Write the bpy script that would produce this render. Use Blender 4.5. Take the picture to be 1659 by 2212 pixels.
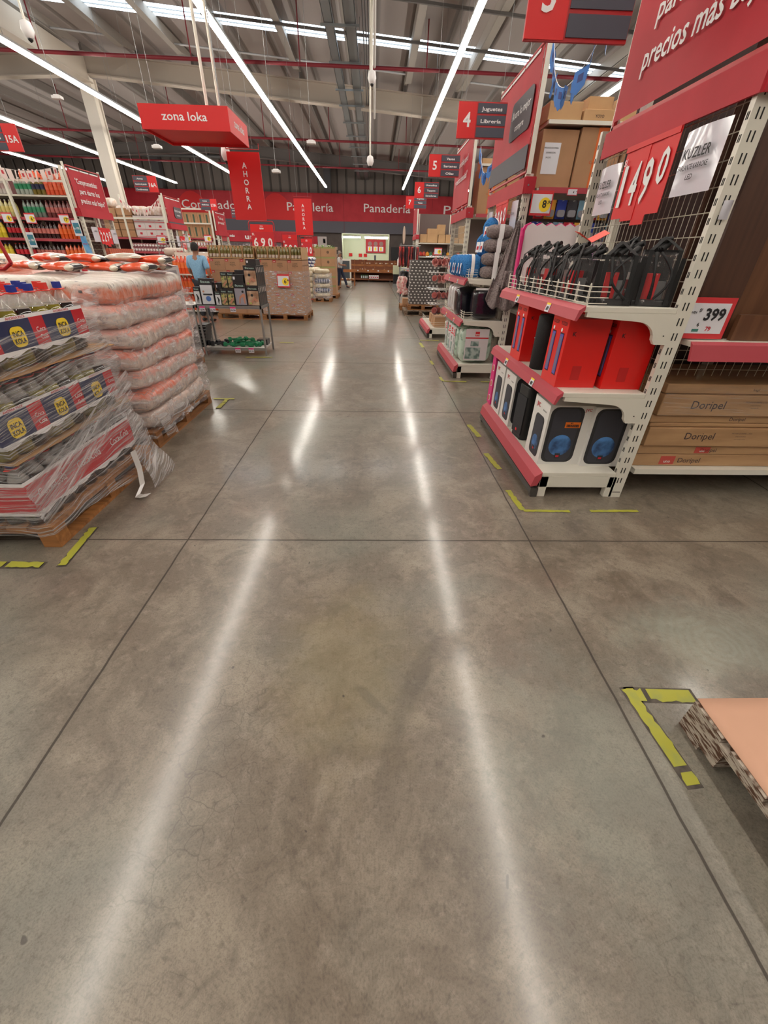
import bpy, bmesh, math, random
from mathutils import Vector, Matrix
R=math.radians; PI=math.pi
for o in list(bpy.data.objects): bpy.data.objects.remove(o,do_unlink=True)
S=bpy.context.scene; C=S.collection
# ---------------- camera, exposure
cam=bpy.data.cameras.new('camera'); co=bpy.data.objects.new('camera',cam); C.objects.link(co)
cam.sensor_fit='VERTICAL'; cam.sensor_height=36; cam.sensor_width=27; cam.lens=859.8/2212*36
rt=Vector((0.99960416,-0.02037566,0.01939971)); up=Vector((-0.00533844,0.53965124,0.84187175)); fw=Vector((0.02762277,0.84164207,-0.53932885))
m4=Matrix.Identity(4)
for i in range(3): m4[i][0]=rt[i]; m4[i][1]=up[i]; m4[i][2]=-fw[i]
m4[2][3]=1.5; co.matrix_world=m4; cam.clip_start=.05; cam.clip_end=200; S.camera=co
S.view_settings.view_transform='Standard'; S.view_settings.look='None'; S.view_settings.gamma=1; S.view_settings.use_curve_mapping=False
S.view_settings.exposure=0.58
W=bpy.data.worlds.new('world'); S.world=W; W.use_nodes=True
W.node_tree.nodes['Background'].inputs[0].default_value=(.75,.85,1,1); W.node_tree.nodes['Background'].inputs[1].default_value=.25
LS=26.0     # strip lamp radiance
SKY=3.2     # daylight through roof panels
# ---------------- materials
def lin(c): 
    return tuple(((v/255)/12.92 if v/255<=.04045 else ((v/255+.055)/1.055)**2.4) for v in c)+(1,)
MC={}
def mat(name,c=(200,200,200),rough=.5,metal=0,c2=None,sc=8,stretch=(1,1,1),bump=0,alpha=1,coat=0,emit=0,detail=4,lo=.4,hi=.6,spec=.5):
    if name in MC: return MC[name]
    m=bpy.data.materials.new(name); m.use_nodes=True; MC[name]=m; nt=m.node_tree; b=nt.nodes['Principled BSDF']
    b.inputs['Base Color'].default_value=lin(c); b.inputs['Roughness'].default_value=rough; b.inputs['Metallic'].default_value=metal
    b.inputs['Specular IOR Level'].default_value=spec
    if coat: b.inputs['Coat Weight'].default_value=coat; b.inputs['Coat Roughness'].default_value=.08
    if alpha<1: b.inputs['Alpha'].default_value=alpha
    if emit: b.inputs['Emission Color'].default_value=lin(c); b.inputs['Emission Strength'].default_value=emit
    if c2 or bump:
        tc=nt.nodes.new('ShaderNodeTexCoord'); mp=nt.nodes.new('ShaderNodeMapping'); mp.inputs['Scale'].default_value=stretch
        n=nt.nodes.new('ShaderNodeTexNoise'); n.inputs['Scale'].default_value=sc; n.inputs['Detail'].default_value=detail
        nt.links.new(tc.outputs['Object'],mp.inputs[0]); nt.links.new(mp.outputs[0],n.inputs[0])
        if c2:
            r=nt.nodes.new('ShaderNodeValToRGB'); r.color_ramp.elements[0].position=lo; r.color_ramp.elements[1].position=hi
            r.color_ramp.elements[0].color=lin(c); r.color_ramp.elements[1].color=lin(c2)
            nt.links.new(n.outputs[0],r.inputs[0]); nt.links.new(r.outputs[0],b.inputs['Base Color'])
        if bump:
            bp=nt.nodes.new('ShaderNodeBump'); bp.inputs['Strength'].default_value=bump; bp.inputs['Distance'].default_value=.02
            nt.links.new(n.outputs[0],bp.inputs['Height']); nt.links.new(bp.outputs[0],b.inputs['Normal'])
    return m
def nd(nt,t,**k):
    n=nt.nodes.new('ShaderNode'+t)
    for a,v in k.items(): setattr(n,a,v)
    return n
def mth(nt,op,a,b=None,c=None):
    n=nd(nt,'Math',operation=op)
    for i,v in enumerate((a,b,c)):
        if v is None: continue
        if isinstance(v,(int,float)): n.inputs[i].default_value=v
        else: nt.links.new(v,n.inputs[i])
    return n.outputs[0]
def mixc(nt,f,a,b):
    n=nd(nt,'Mix',data_type='RGBA')
    if isinstance(f,(int,float)): n.inputs[0].default_value=f
    else: nt.links.new(f,n.inputs[0])
    for i,v in ((6,a),(7,b)):
        if isinstance(v,tuple): n.inputs[i].default_value=v
        else: nt.links.new(v,n.inputs[i])
    return n.outputs[2]
def noise(nt,v,sc,det=4,rough=.5,dist=0):
    n=nd(nt,'TexNoise'); n.inputs['Scale'].default_value=sc; n.inputs['Detail'].default_value=det; n.inputs['Roughness'].default_value=rough
    n.inputs['Distortion'].default_value=dist; nt.links.new(v,n.inputs[0]); return n.outputs[0]
def ramp(nt,v,lo,hi):
    n=nd(nt,'MapRange'); n.inputs[1].default_value=lo; n.inputs[2].default_value=hi; nt.links.new(v,n.inputs[0]); return n.outputs[0]
def floor_mat():
    m=bpy.data.materials.new('polished_concrete'); m.use_nodes=True; nt=m.node_tree; b=nt.nodes['Principled BSDF']
    tc=nd(nt,'TexCoord'); P=tc.outputs['Object']; sp=nd(nt,'SeparateXYZ'); nt.links.new(P,sp.inputs[0]); X,Y=sp.outputs[0],sp.outputs[1]
    big=noise(nt,P,.9,5,.6,.4); med=noise(nt,P,3.2,6,.65,.6); fine=noise(nt,P,38,5,.75); grn=noise(nt,P,150,2,.8)
    def blob(cx,cy,rx,ry,k=1.0,dn=.35,sc=2.5):
        dx=mth(nt,'DIVIDE',mth(nt,'SUBTRACT',X,cx),rx); dy=mth(nt,'DIVIDE',mth(nt,'SUBTRACT',Y,cy),ry)
        d=mth(nt,'SQRT',mth(nt,'ADD',mth(nt,'MULTIPLY',dx,dx),mth(nt,'MULTIPLY',dy,dy)))
        d=mth(nt,'ADD',d,mth(nt,'MULTIPLY',mth(nt,'SUBTRACT',noise(nt,P,sc*2.2,5,.65),.5),dn*4))
        return mth(nt,'MULTIPLY',ramp(nt,d,1.1,.35),k)
    c=mixc(nt,ramp(nt,big,.3,.7),lin((115,102,88)),lin((129,119,106)))
    c=mixc(nt,mth(nt,'MULTIPLY',ramp(nt,med,.44,.64),.75),c,lin((158,146,130)))
    md2=noise(nt,P,7,7,.72,.9); c=mixc(nt,mth(nt,'MULTIPLY',ramp(nt,md2,.52,.66),.5),c,lin((86,76,66)))
    c=mixc(nt,mth(nt,'MULTIPLY',ramp(nt,noise(nt,P,14,8,.75,.3),.53,.68),.38),c,lin((172,160,146)))
    gr=noise(nt,P,.55,3,.5,1.0)
    c=mixc(nt,mth(nt,'MULTIPLY',mth(nt,'MAXIMUM',ramp(nt,gr,.47,.62),blob(.95,.55,.5,.9,.8)),.6),c,lin((126,127,117)))
    c=mixc(nt,mth(nt,'MULTIPLY',ramp(nt,fine,.52,.7),.55),c,lin((80,69,59)))
    c=mixc(nt,mth(nt,'MULTIPLY',ramp(nt,grn,.45,.7),.4),c,lin((72,64,56)))
    c=mixc(nt,blob(-.12,1.12,.34,.5,.34),c,lin((140,124,84)))           # ochre stain
    def streak(x0,y0,x1,y1,w,k):
        L=math.hypot(x1-x0,y1-y0); ux,uy=(x1-x0)/L,(y1-y0)/L; dx=mth(nt,'SUBTRACT',X,(x0+x1)/2); dy=mth(nt,'SUBTRACT',Y,(y0+y1)/2)
        a=mth(nt,'DIVIDE',mth(nt,'ADD',mth(nt,'MULTIPLY',dx,ux),mth(nt,'MULTIPLY',dy,uy)),L/2); b_=mth(nt,'DIVIDE',mth(nt,'SUBTRACT',mth(nt,'MULTIPLY',dy,ux),mth(nt,'MULTIPLY',dx,uy)),w)
        d=mth(nt,'ADD',mth(nt,'SQRT',mth(nt,'ADD',mth(nt,'MULTIPLY',a,a),mth(nt,'MULTIPLY',b_,b_))),mth(nt,'MULTIPLY',mth(nt,'SUBTRACT',noise(nt,P,9,5,.6),.5),1.1))
        return mth(nt,'MULTIPLY',ramp(nt,d,1.15,.6),k)
    c=mixc(nt,mth(nt,'MAXIMUM',mth(nt,'MAXIMUM',streak(.3,1.26,.08,.82,.05,.36),streak(.1,.9,.03,.45,.05,.25)),streak(-.08,1.02,.08,.86,.02,.3)),c,lin((76,68,60)))   # dark drag mark
    # circular scuff of pale polish
    dx=mth(nt,'SUBTRACT',X,1.62); dy=mth(nt,'SUBTRACT',Y,1.2); rr=mth(nt,'SQRT',mth(nt,'ADD',mth(nt,'MULTIPLY',dx,dx),mth(nt,'MULTIPLY',dy,dy)))
    wv=mth(nt,'ADD',mth(nt,'MULTIPLY',mth(nt,'SINE',mth(nt,'ADD',mth(nt,'MULTIPLY',rr,150),mth(nt,'MULTIPLY',noise(nt,P,5,5,.6),26))),.5),.5)
    c=mixc(nt,mth(nt,'MULTIPLY',blob(1.6,1.25,.45,.28,.45),mth(nt,'ADD',mth(nt,'MULTIPLY',wv,.25),.75)),c,lin((160,166,154)))
    c=mixc(nt,blob(.7,.75,.42,.42,.28),c,lin((144,148,139)))
    # crazing
    vo=nd(nt,'TexVoronoi',feature='DISTANCE_TO_EDGE'); vo.inputs['Scale'].default_value=11
    vm=nd(nt,'VectorMath',operation='ADD'); nv=nd(nt,'TexNoise'); nv.inputs['Scale'].default_value=9; nt.links.new(P,nv.inputs[0])
    vs=nd(nt,'VectorMath',operation='SCALE'); vs.inputs[3].default_value=.12; nt.links.new(nv.outputs[1],vs.inputs[0])
    nt.links.new(P,vm.inputs[0]); nt.links.new(vs.outputs[0],vm.inputs[1]); nt.links.new(vm.outputs[0],vo.inputs[0])
    ck=ramp(nt,vo.outputs[0],.022,.004)
    reg=mth(nt,'MAXIMUM',blob(-.55,.75,.28,.75,1,.5),blob(.85,.2,.3,.3,.5,.4))
    c=mixc(nt,mth(nt,'MULTIPLY',mth(nt,'MULTIPLY',ck,reg),.42),c,lin((68,59,50)))
    # small chips and spots
    v2=nd(nt,'TexVoronoi'); v2.inputs['Scale'].default_value=5.5; nt.links.new(vm.outputs[0],v2.inputs[0])
    c=mixc(nt,mth(nt,'MULTIPLY',ramp(nt,v2.outputs[0],.05,.035),.75),c,lin((66,60,55)))
    # saw-cut joints
    def joint(V,off,per,w):
        t=mth(nt,'SUBTRACT',mth(nt,'MODULO',mth(nt,'ADD',V,off+per*20+per/2),per),per/2)
        return mth(nt,'ABSOLUTE',t)
    wob=mth(nt,'MULTIPLY',mth(nt,'SUBTRACT',noise(nt,P,5,3),.5),.012)
    jx=joint(mth(nt,'ADD',X,wob),1.147,2.14,0); jy=joint(mth(nt,'ADD',Y,wob),-2.01,2.47,0)
    jm=mth(nt,'MINIMUM',jx,jy); ln=ramp(nt,jm,.0062,.0038); halo=ramp(nt,jm,.03,.0)
    c=mixc(nt,mth(nt,'MULTIPLY',halo,.25),c,lin((88,78,68)))
    c=mixc(nt,mth(nt,'MULTIPLY',ln,.8),c,lin((48,41,35)))
    nt.links.new(c,b.inputs['Base Color'])
    rg=mth(nt,'ADD',mth(nt,'MULTIPLY',ramp(nt,med,.3,.7),.07),mth(nt,'ADD',mth(nt,'MULTIPLY',ln,.4),.34))
    nt.links.new(rg,b.inputs['Roughness'])
    b.inputs['Specular IOR Level'].default_value=.5
    b.inputs['Coat Weight'].default_value=.6; b.inputs['Coat Roughness'].default_value=.14
    bp=nd(nt,'Bump'); bp.inputs['Strength'].default_value=.25; bp.inputs['Distance'].default_value=.004
    h=mth(nt,'SUBTRACT',mth(nt,'MULTIPLY',fine,.35),mth(nt,'MULTIPLY',ln,2)); nt.links.new(h,bp.inputs['Height']); nt.links.new(bp.outputs[0],b.inputs['Normal'])
    b2=nd(nt,'Bump'); b2.inputs['Strength'].default_value=.02; b2.inputs['Distance'].default_value=.01; nt.links.new(big,b2.inputs['Height']); nt.links.new(b2.outputs[0],b.inputs['Coat Normal'])
    return m
def film_mat(name,stretch,base=.06,peak=.75,lo=.5,hi=.72,sc=6,rx=.1):
    m=bpy.data.materials.new(name); m.use_nodes=True; nt=m.node_tree; b=nt.nodes['Principled BSDF']
    b.inputs['Base Color'].default_value=lin((225,222,222)); b.inputs['Roughness'].default_value=.16
    tc=nd(nt,'TexCoord'); mp=nd(nt,'Mapping',vector_type='TEXTURE'); mp.inputs['Scale'].default_value=tuple(1/k for k in stretch); mp.inputs['Rotation'].default_value=(rx,.05,0)
    nt.links.new(tc.outputs['Object'],mp.inputs[0]); n=noise(nt,mp.outputs[0],sc,7,.62,.15)
    a=nd(nt,'MapRange'); a.inputs[1].default_value=lo; a.inputs[2].default_value=hi; a.inputs[3].default_value=base; a.inputs[4].default_value=peak
    nt.links.new(n,a.inputs[0]); nt.links.new(a.outputs[0],b.inputs['Alpha'])
    bp=nd(nt,'Bump'); bp.inputs['Strength'].default_value=.8; bp.inputs['Distance'].default_value=.02; nt.links.new(n,bp.inputs['Height']); nt.links.new(bp.outputs[0],b.inputs['Normal'])
    MC[name]=m; return m
def bale_mat(name,cols,fr,dark=True,flip=False):
    # printed bags seen through clear film: bands along the bale plus lettering-like dark flecks
    m=bpy.data.materials.new(name); m.use_nodes=True; nt=m.node_tree; b=nt.nodes['Principled BSDF']
    tc=nd(nt,'TexCoord'); sp=nd(nt,'SeparateXYZ'); nt.links.new(tc.outputs['Object'],sp.inputs[0])
    mp=nd(nt,'Mapping'); mp.inputs['Scale'].default_value=(1,1,1); nt.links.new(tc.outputs['Object'],mp.inputs[0])
    n=noise(nt,mp.outputs[0],6,3); y=mth(nt,'ADD',mth(nt,'MULTIPLY',sp.outputs[1],fr),mth(nt,'MULTIPLY',n,1.6))
    w=mth(nt,'FRACT',y)
    c=mixc(nt,ramp(nt,w,.35,.5),lin(cols[0]),lin(cols[1]))
    z=mth(nt,'ADD',sp.outputs[2],mth(nt,'MULTIPLY',mth(nt,'SUBTRACT',noise(nt,mp.outputs[0],9,3),.5),.12))
    c=mixc(nt,ramp(nt,z,.0,.05),lin(cols[2]),c) if flip else mixc(nt,ramp(nt,z,.01,.045),c,lin(cols[2]))
    if dark:
        mp2=nd(nt,'Mapping'); mp2.inputs['Scale'].default_value=(14,70,14); nt.links.new(tc.outputs['Object'],mp2.inputs[0])
        k=ramp(nt,noise(nt,mp2.outputs[0],1,3,.7),.56,.64)
        zb=ramp(nt,mth(nt,'ABSOLUTE',mth(nt,'SUBTRACT',z,.03 if flip else -.02)),.055,.03)
        c=mixc(nt,mth(nt,'MULTIPLY',mth(nt,'MULTIPLY',k,zb),.8),c,lin((58,60,78)))
    mp3=nd(nt,'Mapping'); mp3.inputs['Scale'].default_value=(5,30,9); nt.links.new(tc.outputs['Object'],mp3.inputs[0]); hz=noise(nt,mp3.outputs[0],1,5,.7,.5)
    c=mixc(nt,mth(nt,'MULTIPLY',ramp(nt,hz,.42,.7),.6),c,lin((238,226,220)))
    nt.links.new(c,b.inputs['Base Color']); b.inputs['Roughness'].default_value=.38; b.inputs['Coat Weight'].default_value=.8; b.inputs['Coat Roughness'].default_value=.15
    bp=nd(nt,'Bump'); bp.inputs['Strength'].default_value=.7; bp.inputs['Distance'].default_value=.025; nt.links.new(hz,bp.inputs['Height']); nt.links.new(bp.outputs[0],b.inputs['Normal']); nt.links.new(bp.outputs[0],b.inputs['Coat Normal'])
    MC[name]=m; return m
WHITE=mat('white_enamel',(226,221,208),.38); OFFW=mat('cream_steel',(214,205,192),.5)
RED=mat('sign_red',(218,30,32),.5); REDB=mat('banner_red',(178,32,46),.6,c2=(188,38,52),sc=2); REDR=mat('red_rail',(184,72,82),.5); REDF=mat('red_frame',(180,30,36),.4)
GREY=mat('sign_grey',(74,76,88),.6); WT=mat('white_print',(240,238,238),.6,emit=0); BK=mat('black_plastic',(24,24,26),.4); BKM=mat('black_print',(34,32,36),.6)
SLOT=mat('slot_dark',(30,28,26),.8); PAPER=mat('paper',(226,226,232),.45); STEEL=mat('grey_steel',(140,140,140),.4,metal=.4)
WIRE=mat('wire_grey',(190,182,165),.4,metal=.3); WOOD=mat('pallet_wood',(160,108,62),.75,c2=(120,78,44),sc=3,stretch=(1,9,9),bump=.3,lo=.35,hi=.7)
WOODO=mat('old_pallet_wood',(150,132,112),.85,c2=(88,62,44),sc=5,stretch=(2,14,8),bump=.6,lo=.42,hi=.6)
CARD=mat('cardboard',(183,140,104),.8,c2=(173,131,96),sc=2); CARD2=mat('cardboard_pale',(196,156,112),.8,c2=(184,144,102),sc=2); CARDD=mat('furniture_carton',(176,136,96),.55,c2=(190,150,108),sc=2.5,stretch=(1,3,6),coat=.5,bump=.15)
YEL=mat('yellow_tape',(172,170,62),.5,c2=(158,160,78),sc=14,lo=.5,hi=.7); TAPEG=mat('tape_glue',(96,88,80),.8,c2=(74,68,62),sc=20)
YL=mat('yellow_print',(248,214,50),.6); BL=mat('royal_blue',(30,52,150),.5); NAVY=mat('navy',(34,44,86),.5,coat=.6)
FILM=film_mat('stretch_film',(.9,.8,36),.08,.85,.47,.7,3.2); FILM2=film_mat('thin_film',(1.5,1.5,6),.13,.8,.48,.72); FILMW=film_mat('bunched_film',(.9,.9,26),.12,.88,.44,.68,3.5,.33)
PINK=mat('magenta_card',(214,40,120),.5)
# ---------------- mesh builder
class MB:
    def __init__(s): s.v=[]; s.f=[]; s.m=[]; s.sm=[]
    def add(s,vs,fs,m=0,smooth=False):
        n=len(s.v); s.v+= [tuple(v) for v in vs]
        for f in fs: s.f.append(tuple(i+n for i in f)); s.m.append(m); s.sm.append(smooth)
        return s
    def box(s,x0,x1,y0,y1,z0,z1,m=0,tf=None):
        vs=[(x,y,z) for z in (z0,z1) for y in (y0,y1) for x in (x0,x1)]
        if tf: vs=[tf(Vector(v)) for v in vs]
        return s.add(vs,[(0,2,3,1),(4,5,7,6),(0,1,5,4),(2,6,7,3),(0,4,6,2),(1,3,7,5)],m)
    def cyl(s,a,b,r,n=10,m=0,r2=None,cap=True):
        a=Vector(a); b=Vector(b); d=(b-a).normalized(); u=d.orthogonal().normalized(); w=d.cross(u); r2=r if r2 is None else r2
        vs=[a+(u*math.cos(2*PI*i/n)+w*math.sin(2*PI*i/n))*r for i in range(n)]+[b+(u*math.cos(2*PI*i/n)+w*math.sin(2*PI*i/n))*r2 for i in range(n)]
        s.add(vs,[(i,(i+1)%n,n+(i+1)%n,n+i) for i in range(n)],m,True)
        if cap: s.add(vs,[tuple(range(n-1,-1,-1)),tuple(range(n,2*n))],m)
        return s
    def tube(s,pts,r,n=8,m=0):
        for a,b in zip(pts,pts[1:]): s.cyl(a,b,r,n,m)
        return s
    def lathe(s,prof,c=(0,0,0),n=14,m=0,mf=None):
        vs=[(c[0]+r*math.cos(2*PI*i/n),c[1]+r*math.sin(2*PI*i/n),c[2]+z) for r,z in prof for i in range(n)]
        for k in range(len(prof)-1):
            s.add([] ,[]) 
        n0=len(s.v); s.v+=vs
        for k in range(len(prof)-1):
            for i in range(n):
                s.f.append((n0+k*n+i,n0+k*n+(i+1)%n,n0+(k+1)*n+(i+1)%n,n0+(k+1)*n+i)); s.m.append(mf(k) if mf else m); s.sm.append(True)
        s.f.append(tuple(n0+i for i in range(n-1,-1,-1))); s.m.append(mf(0) if mf else m); s.sm.append(False)
        e=(len(prof)-1)*n; s.f.append(tuple(n0+e+i for i in range(n))); s.m.append(mf(len(prof)-2) if mf else m); s.sm.append(False)
        return s
    def prism(s,poly,a,b,ax='y',m=0):
        n=len(poly)
        def P(p,t): return {'y':(p[0],t,p[1]),'x':(t,p[0],p[1]),'z':(p[0],p[1],t)}[ax]
        vs=[P(p,a) for p in poly]+[P(p,b) for p in poly]
        return s.add(vs,[(i,(i+1)%n,n+(i+1)%n,n+i) for i in range(n)]+[tuple(range(n-1,-1,-1)),tuple(range(n,2*n))],m)
    def grid(s,fn,nu,nv,m=0,smooth=True,closeu=False,mf=None):
        vs=[fn(i/(nu if closeu else nu),j/nv) for j in range(nv+1) for i in range(nu+(0 if closeu else 1))]
        w=nu if closeu else nu+1; n0=len(s.v); s.v+=[tuple(v) for v in vs]
        for j in range(nv):
            for i in range(nu):
                a=j*w+i; b=j*w+(i+1)%w
                s.f.append((n0+a,n0+b,n0+b+w,n0+a+w)); s.m.append(mf(i,j) if mf else m); s.sm.append(smooth)
        return s
    def me(s,name,mats):
        me=bpy.data.meshes.new(name); me.from_pydata(s.v,[],s.f)
        for x in (mats if isinstance(mats,(list,tuple)) else [mats]): me.materials.append(x)
        me.polygons.foreach_set('material_index',s.m); me.polygons.foreach_set('use_smooth',s.sm); 
        bm=bmesh.new(); bm.from_mesh(me); bmesh.ops.recalc_face_normals(bm,faces=bm.faces); bm.to_mesh(me); bm.free()
        me.update(); return me
    def obj(s,name,mats,parent=None,loc=None,rz=0,bevel=0,label=None,rot=None):
        o=bpy.data.objects.new(name,s.me(name,mats)); C.objects.link(o)
        if parent: o.parent=parent
        if loc: o.location=loc
        if rot: o.rotation_euler=rot
        elif rz: o.rotation_euler=(0,0,rz)
        if label: o['label']=label
        if bevel:
            b=o.modifiers.new('bevel','BEVEL'); b.width=bevel; b.segments=2; b.limit_method='ANGLE'; b.angle_limit=.7
        return o
def T(name,label,cat,loc=(0,0,0),rz=0,group=None):
    o=bpy.data.objects.new(name,None); C.objects.link(o); o.empty_display_size=.1; o.location=loc; o.rotation_euler=(0,0,rz)
    return tag(o,label,cat,group)
def tag(o,label,cat,group=None,kind=None):
    o['label']=label; o['category']=cat
    if group: o['group']=group
    if kind: o['kind']=kind
    return o
def st(o): o['kind']='structure'; return o
def dup(r,loc,rz=None,label=None,group=None,parent=None,scale=None,rot=None):
    c=r.copy(); C.objects.link(c)
    if parent is None and r.parent is None:
        c.location=loc
        if rz is not None: c.rotation_euler=(0,0,rz)
        if rot: c.rotation_euler=rot
        if label: c['label']=label
        if group: c['group']=group
        if scale: c.scale=scale
    else: c.parent=parent; c.matrix_parent_inverse=r.matrix_parent_inverse.copy()
    for ch in KIDS(r): dup(ch,None,parent=c)
    return c
def KIDS(r): return list(r.children)
# text
TXC={}
def tmesh(t,bold):
    k=(t,bold)
    if k not in TXC:
        cu=bpy.data.curves.new('txt','FONT'); cu.body=t; cu.size=1; cu.offset=bold; cu.resolution_u=2; cu.align_x='CENTER'
        o=bpy.data.objects.new('txt',cu); me=bpy.data.meshes.new_from_object(o)
        vs=[v.co.copy() for v in me.vertices]; fs=[tuple(p.vertices) for p in me.polygons]
        bpy.data.objects.remove(o); bpy.data.curves.remove(cu); bpy.data.meshes.remove(me)
        x0=min(v.x for v in vs); x1=max(v.x for v in vs); TXC[k]=(vs,fs,x0,x1)
    return TXC[k]
def letters(parent,m,items,y=0.,name='lettering',bold=.012,label=None):
    # items: (text, centre x, baseline z, cap height, width or None); faces -Y in parent space
    b=MB()
    for it in items:
        t,cx,z,h=it[:4]; w=it[4] if len(it)>4 else None
        vs,fs,x0,x1=tmesh(t,bold); s=h/.7; sx=(w/(x1-x0)) if w else s
        b.add([((v.x-(x0+x1)/2)*sx+cx,y,v.y*s+z) for v in vs],fs)
    me=bpy.data.meshes.new(name); me.from_pydata(b.v,[],b.f); me.materials.append(m)
    o=bpy.data.objects.new(name,me); C.objects.link(o)
    if parent: o.parent=parent
    if label: o['label']=label
    return o
def rrect(x0,x1,z0,z1,r,n=4):
    P=[]
    for cx,cz,a0 in ((x1-r,z1-r,0),(x0+r,z1-r,90),(x0+r,z0+r,180),(x1-r,z0+r,270)):
        for i in range(n+1): a=R(a0+90*i/n); P.append((cx+r*math.cos(a),cz+r*math.sin(a)))
    return P
rnd=random.Random(7)
# ================= SETTING
FM=floor_mat()
st(MB().box(-26,24,-8,38,-.1,0).obj('floor',FM))
def corr_mat(name,c1,c2,per):
    m=bpy.data.materials.new(name); m.use_nodes=True; nt=m.node_tree; b=nt.nodes['Principled BSDF']; b.inputs['Roughness'].default_value=.6
    tc=nd(nt,'TexCoord'); sp=nd(nt,'SeparateXYZ'); nt.links.new(tc.outputs['Object'],sp.inputs[0])
    f=mth(nt,'FRACT',mth(nt,'MULTIPLY',sp.outputs[0],per)); t=ramp(nt,mth(nt,'ABSOLUTE',mth(nt,'SUBTRACT',f,.5)),.38,.46)
    c=mixc(nt,t,lin(c1),lin(c2)); nt.links.new(c,b.inputs['Base Color'])
    bp=nd(nt,'Bump'); bp.inputs['Distance'].default_value=.05; nt.links.new(mth(nt,'MULTIPLY',t,-1),bp.inputs['Height']); nt.links.new(bp.outputs[0],b.inputs['Normal'])
    return m
CLAD=corr_mat('wall_cladding',(114,106,101),(78,72,69),1.6)
WLOW=mat('lower_wall',(92,82,78),.7,c2=(84,75,72),sc=2); ROOFM=corr_mat('roof_sheet',(156,146,142),(124,116,112),1.0)
b=MB(); b.box(-26,24,34,34.3,2.85,9); b.obj('wall_back',CLAD); st(bpy.data.objects['wall_back'])
b=MB(); b.box(-26,-2.3,34,34.3,0,2.85).box(1.05,24,34,34.3,0,2.85); st(b.obj('wall_back_lower',WLOW))
CREAM=mat('bakery_wall',(222,226,200),.5)
b=MB(); b.box(-2.3,1.05,36.4,36.6,0,2.85).box(-2.4,-2.3,34.3,36.4,0,2.85).box(1.05,1.15,34.3,36.4,0,2.85).box(-2.4,1.15,34.3,36.6,2.85,2.95)
st(b.obj('wall_bakery',CREAM))
st(MB().box(-26.3,-26,-8,34,0,9).obj('wall_left',CLAD)); st(MB().box(24,24.3,-8,34,0,9).obj('wall_right',CLAD)); st(MB().box(-26,24,-8.3,-8,0,9).obj('wall_front',mat('front_wall',(150,144,138),.7)))
ZR=lambda x: 7.12-.066*abs(x+9.5) if x>-9.5 else 7.12-.045*abs(x+9.5)   # roof underside
SKYM=mat('daylight_panel',(215,235,250),.5,emit=SKY)
# roof as sheets between daylight strips
def roofstrip(n,y0,y1,m,dz=0):
    b=MB()
    for x0,x1 in ((-26,-9.5),(-9.5,24)):
        vs=[(x,y,ZR(x)+dz+k) for k in (0,.12) for y in (y0,y1) for x in (x0,x1)]
        b.add(vs,[(0,2,3,1),(4,5,7,6),(0,1,5,4),(2,6,7,3),(0,4,6,2),(1,3,7,5)])
    return st(b.obj(n,m))
roofstrip('ceiling',-8,15.75,ROOFM); roofstrip('window_1',15.75,16.45,SKYM); roofstrip('ceiling_3',16.45,34.3,ROOFM)
# window bars across the daylight panels
b=MB()
for y in (15.95,16.2):
    for x0,x1 in ((-26,-9.5),(-9.5,24)):
        b.add([(x,yy,ZR(x)-k) for k in (.0,.02) for yy in (y,y+.02) for x in (x0,x1)],[(0,2,3,1),(4,5,7,6),(0,1,5,4),(2,6,7,3),(0,4,6,2),(1,3,7,5)])
st(b.obj('trim_1',STEEL))
# beams
def slopebeam(n,y0,y1,top,dep,m):
    b=MB()
    for x0,x1 in ((-26,-9.5),(-9.5,24)):
        vs=[(x,y,ZR(x)-top-k) for k in (0,dep) for y in (y0,y1) for x in (x0,x1)]
        b.add(vs,[(0,2,3,1),(4,5,7,6),(0,1,5,4),(2,6,7,3),(0,4,6,2),(1,3,7,5)])
        for zz in (top,top+dep):
            vs=[(x,y,ZR(x)-zz-k) for k in (-.015,.015) for y in (y0-.1,y1+.1) for x in (x0,x1)]
            b.add(vs,[(0,2,3,1),(4,5,7,6),(0,1,5,4),(2,6,7,3),(0,4,6,2),(1,3,7,5)])
    return tag(b.obj(n,m),'','beam')
BEAM=mat('beam_paint',(176,164,150),.6)
o=slopebeam('roof_beam',18.95,19.05,.26,.5,BEAM); o['label']='deep cream steel roof beam spanning the hall on the column'
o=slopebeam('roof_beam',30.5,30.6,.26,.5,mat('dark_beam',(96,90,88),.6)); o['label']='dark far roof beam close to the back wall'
o=slopebeam('roof_beam',6.5,6.6,.26,.5,BEAM); o['label']='near cream roof beam above the hanging aisle signs'
# purlins along Y, tapered channels
P0=None; pl=[]
for i in range(-7,12):
    x=-9.5+1.75*(i+7)-1.75*3
    zt=ZR(x)
    b=MB(); b.prism([(5,zt),(18.95,zt),(18.95,zt-.07),(17.9,zt-.24),(8,zt-.3),(5,zt-.3)],x-.05,x+.05,'x'); b.box(x-.05,x+.13,5,17.9,zt-.3,zt-.285)
    tag(b.obj('roof_purlin',mat('purlin',(150,142,134),.6)),'slender roof purlin running front to back above the near beam','purlin','purlins in front of the big beam')
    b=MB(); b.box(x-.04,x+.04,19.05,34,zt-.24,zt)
    tag(b.obj('roof_purlin',mat('purlin_dim',(112,105,100),.6)),'dim roof purlin between the big beam and the back wall','purlin','purlins behind the big beam')  # dimmer light behind the beam is put into this darker purlin colour
for i in range(0,15,1):
    x=-9.5+1.75*i-1.75*3
    if i in (4,9,12): continue
    b=MB(); b.cyl((x+.06,17.5,ZR(x)-.2),(x+1.68,17.5,ZR(x+1.7)-.2),.025,6)
    tag(b.obj('tie_rod',mat('bright_steel',(205,205,205),.3,metal=.3)),'shiny tie rod between two neighbouring roof purlins','tie rod','tie rods between purlins')
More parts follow.
